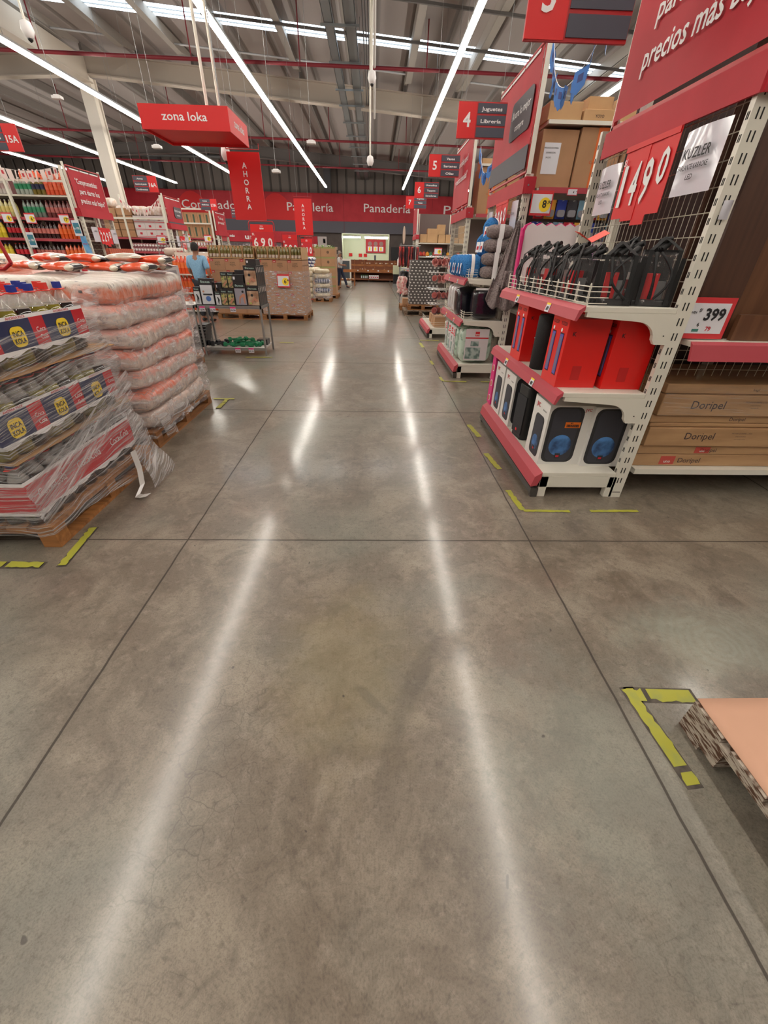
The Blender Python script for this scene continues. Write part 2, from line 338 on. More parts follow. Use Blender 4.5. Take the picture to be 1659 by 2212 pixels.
for y in (8.5,10,11.5,13,14.9):
    b=MB(); b.add([(x,yy,ZR(x)-.3-k) for k in (0,.05) for yy in (y,y+.05) for x in (-4.3,10)],[(0,2,3,1),(4,5,7,6),(0,1,5,4),(2,6,7,3),(0,4,6,2),(1,3,7,5)])
    tag(b.obj('cross_strut',mat('dark_strut',(92,88,86),.6)),'thin dark strut crossing under the roof purlins','strut','struts under the purlins')
b=MB(); b.box(-9.7,-9.4,4,18.9,6.15,6.75).box(-9.8,-9.3,4,18.9,6.13,6.16)
tag(b.obj('ridge_girder',BEAM),'long cream girder running towards the camera from the column head','girder')
b=MB(); b.box(-9.7,-9.4,18.86,19.14,0,6.3).box(-9.75,-9.35,18.8,18.84,0,6.3).box(-9.75,-9.35,19.16,19.2,0,6.3)
st(b.obj('trim_2',OFFW,bevel=.01))
for k,x in enumerate((-14,-3.1,2.3,10)):
    st(MB().box(x-.22,x+.22,33.55,34,5,8).obj('trim_%d'%(k+3),mat('wall_pillar',(84,84,88),.6)))
# fascia over the back counters
t=T('department_fascia','long red fascia over a grey strip naming the fresh food departments','fascia',(0,33.8,0))
MB().box(-25,22,0,.18,3.5,5.0).obj('red_panel',REDB,t); MB().box(-25,22,.02,.18,2.85,3.5).obj('grey_panel',mat('fascia_grey',(92,90,100),.6),t)
b=MB()
for x in (-14.4,-8.2,-2.1,3.9,10): MB().box(x,x+.015,-.004,0,2.87,5).obj('panel_seam',mat('seam',(120,24,34),.7),t)
def disc(cx,cz,r,y,a0=0,a1=360,n=24): return [(cx+r*math.cos(R(a0+(a1-a0)*i/n)),cz+r*math.sin(R(a0+(a1-a0)*i/n))) for i in range(n+(0 if a1-a0==360 else 1))]
for cx in (-12.2,-6.6): MB().prism([(cx-1.6,3.5)]+[(cx-1.6+3.2*i/12,3.5+1.45*math.sin(PI*i/12)) for i in range(1,12)]+[(cx+1.6,3.5)],-.003,-.001).obj('lit_arc',mat('lit_red',(216,34,38),.6),t)  # light falling on the fascia, put in as arcs of brighter red
letters(t,WT,[('Congelados',-10.95,4.02,.46,3.9),('Pastelería',-4.35,4.02,.46,3.1),('Panadería',.85,4.05,.46,3.15),('Pollos',6.0,4.05,.46,2.6)],-.006,bold=.004)
# strip lamps
LAMP=mat('lamp_tube',(255,248,236),.4,emit=LS)
labs=['leftmost faint continuous lamp strip above the grocery aisles','continuous lamp strip passing in front of the cream column','continuous lamp strip passing behind the hanging red box sign','continuous lamp strip left of the cable tray over the main aisle','continuous lamp strip right of the cable tray over the main aisle','continuous lamp strip over the right-hand gondolas']
for x,l in zip((-15.9,-11.9,-7.45,-2.95,1.72,5.75),labs):
    t=T('strip_lamp',l,'lamp',(x,0,5.0))
    b=MB(); b.box(-.05,.05,-6,31,.03,.075); b.obj('housing',mat('lamp_housing',(200,200,200),.4),t)
    b=MB()
    b.box(-.05,.05,-6,31,-.03,.029); b.obj('diffuser',LAMP,t)
    b=MB()
    for y in range(-4,31,4): b.cyl((0,y,.075),(0,y,ZR(x)-5.0),.004,5)
    b.obj('suspension_wire',STEEL,t)
# cable trays
TR=mat('galvanised',(128,132,134),.45,metal=.5)
for k,(x,w,l) in enumerate(((-1.02,.2,'left galvanised cable tray hanging under the roof along the aisle'),(-.55,.24,'right galvanised cable tray hanging beside its twin along the aisle'))):
    t=T('cable_tray',l,'cable tray',(x,0,5.75))
    b=MB(); b.box(-w/2,w/2,2,33.9,0,.01).box(-w/2,-w/2+.01,2,33.9,0,.09).box(w/2-.01,w/2,2,33.9,0,.09); b.obj('tray',TR,t)
    b=MB()
    for i in range(8): b.tube([(-w/2+.03+i*(w-.06)/7,2,.03),(-w/2+.03+i*(w-.06)/7,33.8,.03)],.011,5)
    b.obj('cables',mat('cable_grey',(92,88,88),.6),t)
for y in (7,9,11,13,15,17,18.5,20.5,22.5,24.5,26.5,28.5,30.5):
    t=T('tray_hanger','trapeze hanger bracket carrying the pair of cable trays','bracket',(-.78,y,5.7),0,'trapeze hangers under the trays')
    b=MB(); b.box(-.42,.42,-.02,.02,0,.04); b.obj('crossbar',TR,t)
    for s in (-1,1): MB().cyl((s*.38,0,.04),(s*.38,0,1.1 if y!=7 else .9),.006,5).obj('threaded_rod',STEEL,t)
for x in (-.28,-.22,-.16):
    tag(MB().cyl((x,3,5.85),(x,33.8,5.85),.015,6).obj('conduit',mat('conduit_dark',(70,68,68),.5)),'thin dark conduit running beside the cable trays','conduit','conduits beside the trays')
tag(MB().cyl((-.02,4,5.55),(-.02,19,5.55),.03,8).obj('conduit',mat('white_pipe',(205,200,195),.5)),'white conduit pipe running along the roof right of the trays','conduit')
# sprinkler mains
PR=mat('sprinkler_red',(122,30,42),.5)
for y,l in ((14.6,'nearest dark red sprinkler main crossing in front of the cream beam'),(22.5,'middle dark red sprinkler main crossing behind the cream beam'),(28.5,'farthest dark red sprinkler main crossing near the back wall')):
    t=T('sprinkler_pipe',l,'pipe',(0,y,0)); MB().cyl((-24,0,5.75),(22,0,5.35),.04,8).obj('main_pipe',PR,t)
    for x in (-20,-16.3,-12.6,-8.3,-4.6,-1.9,1.3,4.4,8,12): MB().cyl((x,0,5.53-.0087*x),(x,0,ZR(x)-.01),.016,6).obj('drop_pipe',PR,t)
b=MB(); b.cyl((-20,33.3,6.6),(20,33.3,6.6),.1,10); tag(b.obj('wall_duct',mat('duct',(120,122,124),.4,metal=.4)),'long round galvanised duct along the top of the back wall','duct')
# hanging sensors / cameras
def hang(kind,x,y,z,label):
    t=T(kind,label,'security camera' if 'camera' in kind else 'sensor',(x,y,z)); top=ZR(x)-z
    if kind=='dome_camera':
        b=MB(); b.lathe([(.02,.16),(.06,.14),(.075,.06),(.05,0),(.02,-.02)],n=12); b.obj('housing',WT,t); MB().lathe([(.035,0),(.03,-.03),(.005,-.05)],n=10).obj('lens',BK,t); MB().cyl((0,0,.15),(0,0,top),.016,8).obj('drop_pole',WHITE,t)
    else:
        MB().box(-.08,.08,-.05,.05,0,.045).box(-.05,.05,-.03,.03,.045,.06).obj('housing',WT,t,bevel=.008); MB().cyl((0,0,.06),(0,0,top),.004,5).obj('cable',STEEL,t)
hang('hanging_sensor',-5.62,10,3.74,'small white device hanging left of the cream column'); hang('hanging_sensor',-4.06,10,3.12,'small white device hanging left below the red box sign')
hang('hanging_sensor',-1.19,10,3.25,'small white device hanging in the middle between the lamp strips'); hang('hanging_sensor',-1.95,10.3,2.86,'small white device hanging low right of the tall red vertical sign')
hang('dome_camera',-.06,10,4.08,'white camera on a long pole right of the cable trays'); hang('dome_camera',-.1,11.2,3.15,'small white camera hanging lower behind the pole camera')
hang('dome_camera',-4.62,8,3.88,'white camera hanging at the upper left corner'); hang('dome_camera',-2.3,8.2,2.72,'white camera hanging below the open red box sign')
hang('hanging_sensor',2.4,9,3.9,'small white device hanging above the stacked cartons at the right')
t=T('hanging_pole','pair of thin white hanging poles above the open red box sign','pole',(-2.2,7.3,0)); MB().cyl((0,0,2.84),(0,0,ZR(-2.5)),.02,8).obj('pole',WHITE,t); MB().cyl((.12,.2,2.84),(.12,.2,ZR(-2.5)),.008,6).obj('wire',STEEL,t)
# ---------------- hanging signs
def zona():
    t=T('box_sign','open red four-sided box sign hanging in the left aisle with white lettering','sign',(-2.38,7.34,2.8))
    w,d,h,th=.55,.45,.235,.015
    b=MB(); b.box(-w,w,-d,-d+th,0,h).box(-w,w,d-th,d,0,h).box(-w,-w+th,-d+th,d-th,0,h).box(w-th,w,-d+th,d-th,0,h).box(-w+th,w-th,-d+th,d-th,.03,.04); b.obj('panels',RED,t)
    letters(t,WT,[('zona loka',0,.09,.08,.56)],-d-.003); o=letters(t,WT,[('zona loka',0,.09,.08,.46)],-.003); o.location=(w,0,0); o.rotation_euler=(0,0,R(90))
    b=MB()
    for x in (-.5,.5): b.cyl((x,0,.2),(x,0,3.8),.003,5)
    b.obj('suspension_wire',STEEL,t)
zona()
def ahorra(x,y,z,label):
    t=T('vertical_sign',label,'sign',(x,y,z)); w=.245; h=.83
    MB().box(-w,w,0,.012,0,h).obj('panel',RED,t)
    s='AHORRA'; letters(t,WT,[(c,0,h-.19-.1*i,.068) for i,c in enumerate(s)],-.003,bold=.02)
    b=MB(); b.tube([(-w,.005,h+.1),(-w,.005,h+.03),(w,.005,h+.03),(w,.005,h+.1)],.006,6); b.obj('hanging_frame',REDF,t)
    b=MB()
    for s in (-1,1): b.cyl((s*w*.6,.005,h+.03),(s*w*.6,.005,4.4),.0025,4)
    b.obj('suspension_wire',STEEL,t)
ahorra(-1.99,8,1.96,'nearer and larger vertical red sign with stacked white letters'); ahorra(-1.99,13.9,1.98,'farther small vertical red sign with stacked white letters, before the fascia')
def aisle(x,y,num,rows,label,mir=False,z=2.87,w=.62,h=.34):
    t=T('aisle_sign',label,'sign',(x,y,z)); s=-1 if mir else 1
    a,b_=(0,w*.38) if not mir else (w*.62,w)
    c,d=(w*.38,w) if not mir else (0,w*.62)
    MB().box(0,w,0,.02,-.006,h+.006).obj('backing_board',REDF,t)
    MB().box(a,b_,-.004,0,0,h).obj('number_panel',RED,t)
    b=MB()
    for i in range(3): b.box(c+.012,d-.004,-.006,0,h-(i+1)*h/3+.012,h-i*h/3-.008)
    b.obj('slats',GREY,t)
    letters(t,WT,[(num,(a+b_)/2,h*.32,h*(.4 if len(num)<2 else .26))],-.008,bold=.02)
    if rows: letters(t,WT,[(r,(c+d)/2+.0,h-(i+1)*h/3+.035,h*.105,min(.3,.033*len(r))) for i,r in enumerate(rows)],-.008,bold=.02,name='category_lettering')
    b=MB()
    for xx in (.08,w-.08): b.cyl((xx,.01,h),(xx,.01,ZR(x)-z-.02),.0025,4)
    b.obj('suspension_wire',STEEL,t)
aisle(.88,3.5,'3',['','',''][:0],'hanging aisle sign cut off by the top edge, numbered 3',z=2.61)
aisle(1.06,7,'4',['Juguetes','Librería'],'hanging aisle sign numbered 4 for toys and stationery',z=2.83)
aisle(1.09,10.5,'5',['Vasos','Sartenes','Ollas'],'hanging aisle sign numbered 5 for glasses and pans',z=2.9)
aisle(1.1,14,'6',['Utensilios','Tappers','Secadores'],'hanging aisle sign numbered 6 with three grey slats',z=2.9,w=.66)
aisle(1.09,17.5,'7',['Vajillas','Tazas'],'hanging aisle sign numbered 7 partly behind the sign numbered 6',z=2.95,w=.72)
aisle(-6.5,9,'15A',['Aguas','Gaseosas'],'hanging aisle sign numbered 15A at the left edge',True,w=.62)
aisle(-6.52,14,'16A',['Arroz','Conservas de pescado','Condimentos'],'hanging aisle sign numbered 16A beside the cream column',True)
aisle(-6.6,19.1,'17A',['Avena','Galletas'],'hanging aisle sign numbered 17A in front of the frozen food lettering',True)
aisle(-6.55,22.8,'18A',['Desayuno','Mermeladas'],'small hanging aisle sign numbered 18A under the fascia lettering',True)
# ================= ENDCAPS (promotional ends of the gondolas)
def upright(b,x0,x1,y0,y1,h,face,slot=True):
    b.box(x0,x1,y0,y1,0,h)
def mk_upright(t,x0,x1,y0,y1,h):
    b=MB(); b.box(x0,x1,y0,y1,0,h)
    w=x1-x0
    z=.12
    while z<h-.08:
        for f in (.3,.55): b.box(x0+w*f,x0+w*f+.007,y0-.0012,y0+.001,z,z+.042,1)
        for yy in (.35,.65): b.box(x0-.0012,x0+.001,y0+(y1-y0)*yy-.003,y0+(y1-y0)*yy+.003,z,z+.03,1)
        z+=.082
    b.box(x0+.02,x1-.01,y0-.001,y0,0.04,.046,1)
    return b.obj('upright',[WHITE,SLOT],t)
def shelf_parts(t,xf,xb,y0,y1,z,sd,rail=True,fence=False,bracket=True,tags=0):
    # xf front x, xb back x, z top of deck
    a,c=min(xf,xb),max(xf,xb)
    b=MB(); b.box(a,c,y0,y1,z-.03,z); o=b.obj('shelf',WHITE,t,bevel=.004)
    if bracket:
        for yy in (y0,y1-.025):
            P=[(xf+sd*.02,z-.03),(xf+sd*.02,z-.055),(xb-sd*.22,z-.075)]+[(xb-sd*(.22-.13*math.sin(R(k*15))),z-.075-.1*(1-math.cos(R(k*15)))) for k in range(1,7)]+[(xb-sd*.07,z-.2),(xb,z-.2),(xb,z-.03)]
            bb=MB(); bb.prism(P,yy-.003,yy+.025); bb.cyl((xb-sd*.03,yy-.006,z-.15),(xb-sd*.03,yy,z-.15),.004,6,1); bb.obj('bracket',[WHITE,SLOT],o)
    if rail:
        b=MB(); b.prism([(xf,z+.005),(xf-sd*.035,z-.02),(xf-sd*.05,z-.075),(xf-sd*.035,z-.078),(xf-sd*.012,z-.03),(xf,z-.02)],y0-.01,y1+.01)
        r=b.obj('price_rail',[REDR],t)
        for k in range(tags):
            yy=y0+(y1-y0)*(k+.6)/(tags+.4)
            nb=MB(); dx=-sd*.003
            q=[(xf-sd*.035+dx,z-.021),(xf-sd*.05+dx,z-.074)]
            nb.add([(q[0][0],yy,q[0][1]),(q[0][0],yy+.07,q[0][1]),(q[1][0],yy+.07,q[1][1]),(q[1][0],yy,q[1][1])],[(0,1,2,3)],0)
            nb.add([(q[0][0]-sd*.001,yy,q[0][1]+.001),(q[0][0]-sd*.001,yy+.07,q[0][1]+.001),(q[0][0]-sd*.004,yy+.07,q[0][1]-.01),(q[0][0]-sd*.004,yy,q[0][1]-.01)],[(0,1,2,3)],1)
            nb.add([(q[0][0]-sd*(.008),yy+.015,q[0][1]-.02),(q[0][0]-sd*.008,yy+.05,q[0][1]-.02),(q[1][0]+sd*.002-sd*.003,yy+.05,q[1][1]+.012),(q[1][0]-sd*.003,yy+.015,q[1][1]+.012)],[(0,1,2,3)],2)
            nb.obj('price_tag',[PAPER,YL,BKM],r)
    if fence:
        b=MB(); x=xf+sd*.01
        for zz in (.015,.045,.075,.1): b.cyl((x,y0+.02,z+zz),(x,y1-.02,z+zz),.003,6)
        n=int((y1-y0)/.16)
        for k in range(n+1):
            yy=y0+.02+(y1-y0-.04)*k/n
            for d in (-.008,.008): b.cyl((x,yy+d,z-.005),(x,yy+d,z+.105),.0025,6)
            b.cyl((x,yy-.008,z+.105),(x,yy,z+.118),.0025,5); b.cyl((x,yy,z+.118),(x,yy+.008,z+.105),.0025,5)
        for yy in (y0+.02,y1-.02):
            for zz in (.015,.045,.075,.1): b.cyl((x,yy,z+zz),(x+sd*.12,yy,z+zz),.0025,6)
        b.obj('wire_fence',WHITE,t)
    return o
def endcap(label,y0,y1,xp,sd,h=2.36,top=3.35,shelves=(.78,1.28),depth=.6,cards=None,fences=(1.28,),blank=False,base=True,postm=None,tags=2,hb=0):
    # xp: upright face line; goods stand towards the aisle
    t=T('endcap_display',label,'shelf display',(0,0,0))
    xa,xb=(xp-.09,xp) if sd>0 else (xp,xp+.09)
    mk_upright(t,xa,xb,y0,y0+.035,h); mk_upright(t,xa,xb,y1-.035,y1,h)
    b=MB(); xm=xp-sd*.03; n=int((y1-y0)/.055)
    for k in range(1,n): b.cyl((xm,y0+(y1-y0)*k/n,.2),(xm,y0+(y1-y0)*k/n,h-.05),.0022,5)
    for k in range(1,int((h-.2)/.055)//2): b.cyl((xm,y0+.03,.2+k*.11),(xm,y1-.03,.2+k*.11),.003,5)
    b.obj('mesh_panel',WIRE,t)
    xf=xp-sd*(depth+.04)
    if base:
        a,c=min(xf,xp-sd*.09),max(xf,xp-sd*.09)
        b=MB(); b.box(a,c,y0,y1,.17,.2).box(a+.0,c,y0+.0,y0+.03,.08,.17).box(a,c,y1-.03,y1,.08,.17)
        for x in (xf,xp-sd*.13): 
            q=sorted((x,x+sd*.06)); b.box(q[0],q[1],y0,y0+.05,0,.17).box(q[0],q[1],y1-.05,y1,0,.17)
        b.obj('base_deck',WHITE,t,bevel=.003)
        b=MB(); b.prism([(xf-sd*.0,.205),(xf-sd*.05,.17),(xf-sd*.065,.09),(xf-sd*.02,.1),(xf,.16)],y0-.01,y1+.01); b.obj('price_rail',REDR,t)
        b=MB(); b.box(min(xf-sd*.03,xf-sd*.06),max(xf-sd*.03,xf-sd*.06),y0-.01,y1+.02,.03,.075).box(min(xf,xf-sd*.05),max(xf,xf-sd*.05),y0-.005,y0+.03,.0,.07).box(min(xf,xf-sd*.05),max(xf,xf-sd*.05),y1-.03,y1+.01,.0,.07); b.obj('bumper_bar',mat('bumper',(92,88,84),.5,metal=.5),t)
    for z in shelves: shelf_parts(t,xf-sd*.0,xp-sd*.09,y0,y1,z,sd,fence=(z in fences),tags=tags)
    # header rail and banner frame
    q=sorted((xp+sd*.03,xp-sd*.1)); 
    b=MB(); q=sorted((xp-sd*.095,xp-sd*.11)); y1b=y1-hb; b.box(q[0],q[1],y0-.03,y1b+.03,2.17,2.32); q2=sorted((xp-sd*.095,xp+sd*.03)); b.box(q2[0],q2[1],y0-.04,y0-.03,2.17,2.32).box(q2[0],q2[1],y0-.03,y1b+.03,2.32,2.33); b.cyl((q2[0]+.04,y0-.045,2.25),(q2[0]+.04,y0-.04,2.25),.01,8,1)
    b.obj('header_rail',[REDB,STEEL],t)
    return t
def banner(label,x,y0,y1,z0,z1,sd,lines,boy=False,stuff=None):
    # fabric banner in a red frame above an endcap; local: faces -Y, centre origin
    w=(y1-y0)/2; t=T('banner_sign',label,'banner',(x,(y0+y1)/2,z0),R(-90 if sd>0 else 90))
    h=z1-z0
    def f(u,v): return (-w+.03+(2*w-.06)*u,-.012-.008*math.sin(u*9+v*3)*math.sin(v*PI),.04+(h-.09)*v)
    MB().grid(f,24,10).obj('fabric',REDB,t)
    b=MB(); b.box(-w,-w+.025,-.005,.02,0,h).box(w-.025,w,-.005,.02,0,h).box(-w,w,-.005,.02,h-.02,h).box(-w,w,-.005,.02,0,.02); b.obj('frame',REDF,t)
    for s in (-1,1): MB().box(s*(w+.012)-.008,s*(w+.012)+.008,0,.05,-.02,h+.04).obj('side_post',WHITE,t)
    b=MB()
    for k in range(3): b.box(-w+.1+k*(2*w-.2)/3+.02,-w+.1+(k+1)*(2*w-.2)/3-.02,-.025,-.02,h-.075,h-.05)
    b.obj('clip',WT,t)
    if lines: letters(t,WT,lines,-.028,bold=.015)
    if boy:
        MB().box(-w+.03,w-.03,-.026,-.022,.04,.04+h*.2).obj('grey_strip',mat('strip_grey',(84,82,88),.6),t)
        MB().prism(rrect(-.05,w-.12,h*.38,h*.72,.07),-.028,-.022).obj('speech_panel',mat('panel_grey',(96,92,96),.6),t)
        letters(t,WT,[('Ahora lo mejor',(w-.17)/2,h*.57,.075,w*.8),('compra',(w-.17)/2,h*.45,.06,w*.4)],-.031)
    return t
def cards(x,yc,z,text,sd,label,w=.42,h=.38,step=True):
    t=T('price_cards',label,'price sign',(x,yc,z),R(-90 if sd>0 else 90))
    b=MB(); n=len(text); cw=w/n
    for i in range(n): b.box(-w/2+i*cw,-w/2+(i+1)*cw+.006,-.004*(i%2)-.002,-.004*(i%2)+.001,-h-(.05 if i==2 else .02 if i==1 else 0),0)
    b.box(-w/2,w/2,-.012,-.009,-.03,0)
    b.obj('cards',RED,t)
    letters(t,WT,[(c,-w/2+(i+.5)*cw,-h*(.82 if not (i==n-1) else .62),h*(.55 if i<n-1 else .42),cw*(.3 if c=='1' else .62)) for i,c in enumerate(text)]+[('S/.',-w/2+cw*.3,-h*.26,.035)],-.014,bold=.022)
    return t
def papersheet(x,yc,z,w,h,sd,lines,label,rz=None,film=True):
    t=T('paper_sign',label,'sign',(x,yc,z),R(-90 if sd>0 else 90) if rz is None else rz)
    def f(u,v): return (-w/2+w*u,-.02*math.sin(u*PI)*(1-v),-h*v*1.0)
    MB().grid(f,8,6).obj('sheet',mat('sheet_paper',(214,212,222),.25,coat=1,bump=.3,sc=5),t)
    letters(t,BKM,lines,-.026,bold=.015)
    return t
def pricesign(loc,rz,label,big,small='',w=.22,h=.17,tilt=0,badge=True,bcol=None,kind='price_sign'):
    t=T(kind,label,'price sign',loc,rz); t.rotation_euler=(tilt,0,rz)
    MB().box(-w/2,w/2,0,.003,0,h).obj('frame',mat('price_border',(214,60,66),.4,coat=1),t)
    MB().box(-w/2+w*.05,w/2-w*.05,-.002,0,h*.1,h*.86).obj('white_panel',PAPER,t)
    if badge: MB().prism(disc(w*.16,h*.44,h*.29,0),-.004,-.002).obj('yellow_badge',YL,t)
    letters(t,BKM,[(big,w*(.14 if badge else .1),h*.32,h*.3)]+([(small,w*.36,h*.48,h*.13)] if small else []),-.006,bold=.02)
    return t
XP=1.87
E1=endcap('near speaker display end with slotted white upright, red rail and wire mesh',2.57,4.22,XP,1,hb=.18)
E2=endcap('towel and bedding display end behind the speaker display',6.05,7.8,XP,1,fences=(.78,1.28))
E3=endcap('mug display end beyond the bedding, with a wire basket on its base',9.55,11.3,XP,1,shelves=(),tags=0)
banner('largest red banner at the upper right promising lowest prices',1.78,2.44,4.04,2.33,3.45,1,[('"Comprometidos',-.05,.66,.1,.95),('para darte los',.0,.445,.105,.95),('precios más bajos"',.06,.235,.115,1.14)])
banner('red banner with a grey speech panel over the bedding display',1.78,6.05,7.85,2.37,3.45,1,[],boy=True)
banner('narrow red banner over the mug display, third from the camera on the right',1.78,9.55,11.35,2.37,3.45,1,[('"Todos unidos por ti',.0,.7,.1,1.2),('y nuestra comunidad"',0,.45,.1,1.3)])
E4=endcap('far shoe display end with a white slotted upright and red header',20.6,22.3,XP,1,shelves=(),tags=0)
banner('far red banner seen almost edge-on above the shoe gondola',1.78,20.6,22.3,2.34,3.35,1,[])
cards(1.755,3.34,2.165,'149 0'.replace(' ','.')[:3]+'0',1,'red hanging price cards reading 149.0 between two paper sheets',w=.58,h=.4)
cards(1.755,6.85,2.165,'9990',1,'red hanging price cards partly behind the blue towels',w=.6,h=.36)
papersheet(1.76,2.82,2.12,.34,.29,1,[('KUZLER',0,-.13,.045,.22),('PARLANTE KARAOKE',0,-.18,.024,.24),('LED',0,-.225,.024)],'paper sheet nearer the upright reading KUZLER, right of the red price cards')
papersheet(1.76,3.83,2.1,.3,.29,1,[('KUZLER',0,-.13,.042,.2),('PARLANTE KARAOKE',0,-.18,.022,.22),('LED',0,-.225,.022)],'paper sheet reading KUZLER at the far left of the red price cards')
papersheet(1.76,6.25,2.12,.28,.3,1,[('PRODUCTO UNO',0,-.14,.026,.2)],'paper sheet beside the second upright, above the grey towels')
papersheet(1.76,7.5,2.1,.26,.3,1,[('PRODUCTO UNO',0,-.14,.024,.18)],'paper sheet on the far side of the second display red cards')
papersheet(1.83,2.56,1.78,.05,.08,1,[],'small sticker on the near slotted upright',rz=0)
# ---------------- speaker display goods
JW=mat('box_white',(222,220,216),.35,coat=.4); JG=mat('print_dark',(44,44,48),.5); JL=mat('print_blue',(84,140,206),.5,c2=(30,44,74),sc=6); JR=mat('print_red',(196,30,48),.5)
def speaker_face(b,x0,x1,z0,z1,y,m0=1,m1=2,m2=3):
    r=(x1-x0)*.22
    b.prism(rrect(x0,x1,z0,z1,r),y-.0016,y-.0008,'y',m0)
    b.prism(rrect(x0+(x1-x0)*.1,x1-(x1-x0)*.1,z0+.012,z1-.012,r*.9),y-.0022,y-.0017,'y',4)
    b.prism(disc((x0+x1)/2,z0+(z1-z0)*.32,(x1-x0)*.34,y),y-.0032,y-.0023,'y',m1)
    b.box((x0+x1)/2-.02,(x0+x1)/2+.02,y-.0042,y-.0033,z0+.03,z0+.07,m0); b.box((x0+x1)/2-.012,(x0+x1)/2+.012,y-.005,y-.0043,z0+.042,z0+.056,m2)
GR2=mat('print_grille',(58,58,66),.6)
def jvc(label,loc,rz=R(-90),first=True):
    # narrow end faces -Y local, broad side faces +X local
    t=T('speaker_box',label,'speaker box',loc,rz)
    b=MB(); b.box(-.145,.145,0,.31,0,.45); speaker_face(b,-.07,.1,.03,.34,0); b.obj('carton',[JW,JG,JL,JR,GR2],t,bevel=.002)
    b=MB(); speaker_face(b,-.14,.1,.02,.44,0); o=b.obj('side_print',[JW,JG,JL,JR,GR2],t,label='speaker picture on the broad side'); o.location=(.145,.155,0); o.rotation_euler=(0,0,R(90))
    letters(t,JR,[('JVC',-.06,.385,.03)],-.002,bold=.02,label='red lettering'); o=letters(t,JR,[('JVC',.122,.41,.02)],-.002,bold=.02); o.location=(.145,.155,0); o.rotation_euler=(0,0,R(90))
    o=letters(t,BKM,[('Bluetooth',.07,.38,.011)],-.002,name='small_print'); return t
# speaker boxes: local -Y faces the aisle, local +X faces the camera (-Y world)
jv=jvc('white speaker box with an orange barcode sticker at the near corner of the base',(1.24,2.86,.2))
o=MB().box(-.055,.055,-.002,0,0,.042).obj('barcode_sticker',mat('sticker_orange',(240,120,26),.5),jv); o.location=(.1475,.19,.29); o.rotation_euler=(0,0,R(90))
b=MB(); r9=random.Random(3); x=-.045
while x<.045:
    w=r9.choice((.002,.003,.005)); b.box(x,x+w,-.004,-.003,.006,.025); x+=w+r9.choice((.002,.003))
k=b.obj('barcode',BKM,jv); k.location=(.1475,.19,.29); k.rotation_euler=(0,0,R(90))
k=letters(jv,BKM,[('M02',-.01,.031,.008)],-.003,name='sticker_lettering'); k.location=(.1475,.19,.29); k.rotation_euler=(0,0,R(90))
dup(jv,(1.24,3.66,.2),label='white speaker box standing deeper on the base, left of the bare black speaker')
for ch in [c for c in bpy.data.objects if c.parent and c.parent.name=='speaker_box.001' and (c.name.startswith('barcode') or c.name.startswith('sticker'))]: bpy.data.objects.remove(ch)
jvc('white speaker box behind the stickered one, against the upright',(1.55,2.83,.2))
jvc('white speaker box behind the bare black speaker, mostly hidden',(1.53,3.45,.2))
jvc('farthest white speaker box on the base next to the magenta stand',(1.24,3.99,.2),rz=R(-90))
def bare_speaker(label,loc,rz):
    t=T('tower_speaker',label,'speaker',loc,rz)
    b=MB(); b.prism(rrect(-.1,.1,0,.26,.03),0,.44,'z'); b.obj('cabinet',BK,t,bevel=.006)
    b=MB(); b.box(-.085,.085,-.006,.0,.04,.36); b.obj('grille',mat('grille',(40,40,44),.7,bump=.5,sc=200),t)
    b=MB(); b.box(-.012,.012,-.009,-.006,.06,.08); b.obj('badge',mat('badge_red',(220,40,50),.4),t)
    b=MB(); b.tube([(-.05,.1,.44),(-.05,.1,.455),(.05,.1,.455),(.05,.1,.44)],.008,6); b.obj('handle',BK,t); return t
bare_speaker('bare black speaker standing between white speaker boxes on the base',(1.24,3.27,.2),R(-84))
KR=mat('box_red',(226,30,26),.35,coat=.3); KV=mat('window_violet',(96,92,180),.4); KD=mat('window_dark',(30,26,50),.4); KG=mat('window_grey',(118,112,140),.5)
def kuz(label,loc,rz=R(-90),pair=True):
    t=T('karaoke_speaker_box',label,'speaker box',loc,rz); w=.26
    b=MB(); b.box(-w/2,w/2,0,.27,0,.42); b.obj('carton',KR,t,bevel=.002)
    for cx in (-.065,.065):
        b=MB(); b.box(cx-.028,cx+.028,-.002,-.001,.07,.33,1).box(cx-.024,cx+.024,-.003,-.002,.078,.322,0); b.prism(rrect(cx-.017,cx+.017,.09,.31,.016),-.0045,-.003,'y',2)
        b.obj('window',[KV,KD,KG],t)
        MB().prism(disc(cx-.018,.345,.011,0),-.003,-.001).obj('white_dot',WT,t)
    letters(t,BKM,[('KUZLER',-.065,.375,.02,.09),('KUZLER',.065,.375,.02,.09)],-.002)
    o=letters(t,BKM,[('K',-.085,.32,.026)],-.002,name='side_mark'); o.location=(w/2,.135,0); o.rotation_euler=(0,0,R(90))
    o=MB().box(-.03,.03,-.002,-.001,.05,.14).obj('dull_patch',mat('dull_red',(190,28,28),.5),t); o.location=(w/2,.12,0); o.rotation_euler=(0,0,R(90)); return t
kuz('red speaker carton with two violet windows at the near end of the middle shelf',(1.22,2.83,.78))
kuz('red speaker carton behind the first one, against the upright',(1.52,2.8,.78)); kuz('red speaker carton with two violet windows at the far end of the middle shelf',(1.22,3.62,.78))
kuz('red speaker carton deep on the middle shelf behind the round black speaker',(1.53,3.3,.78)); kuz('red speaker carton at the far back corner of the middle shelf',(1.53,3.75,.78))
t=T('cylinder_speaker','tall round black speaker standing between red cartons on the middle shelf','speaker',(1.3,3.25,.78))
MB().lathe([(.06,0),(.068,.01),(.068,.37),(.06,.385),(.05,.38)],n=24).obj('body',mat('speaker_cloth',(26,26,28),.75,bump=.3,sc=150),t); MB().box(-.074,-.068,-.006,.006,.22,.228).obj('badge',STEEL,t)
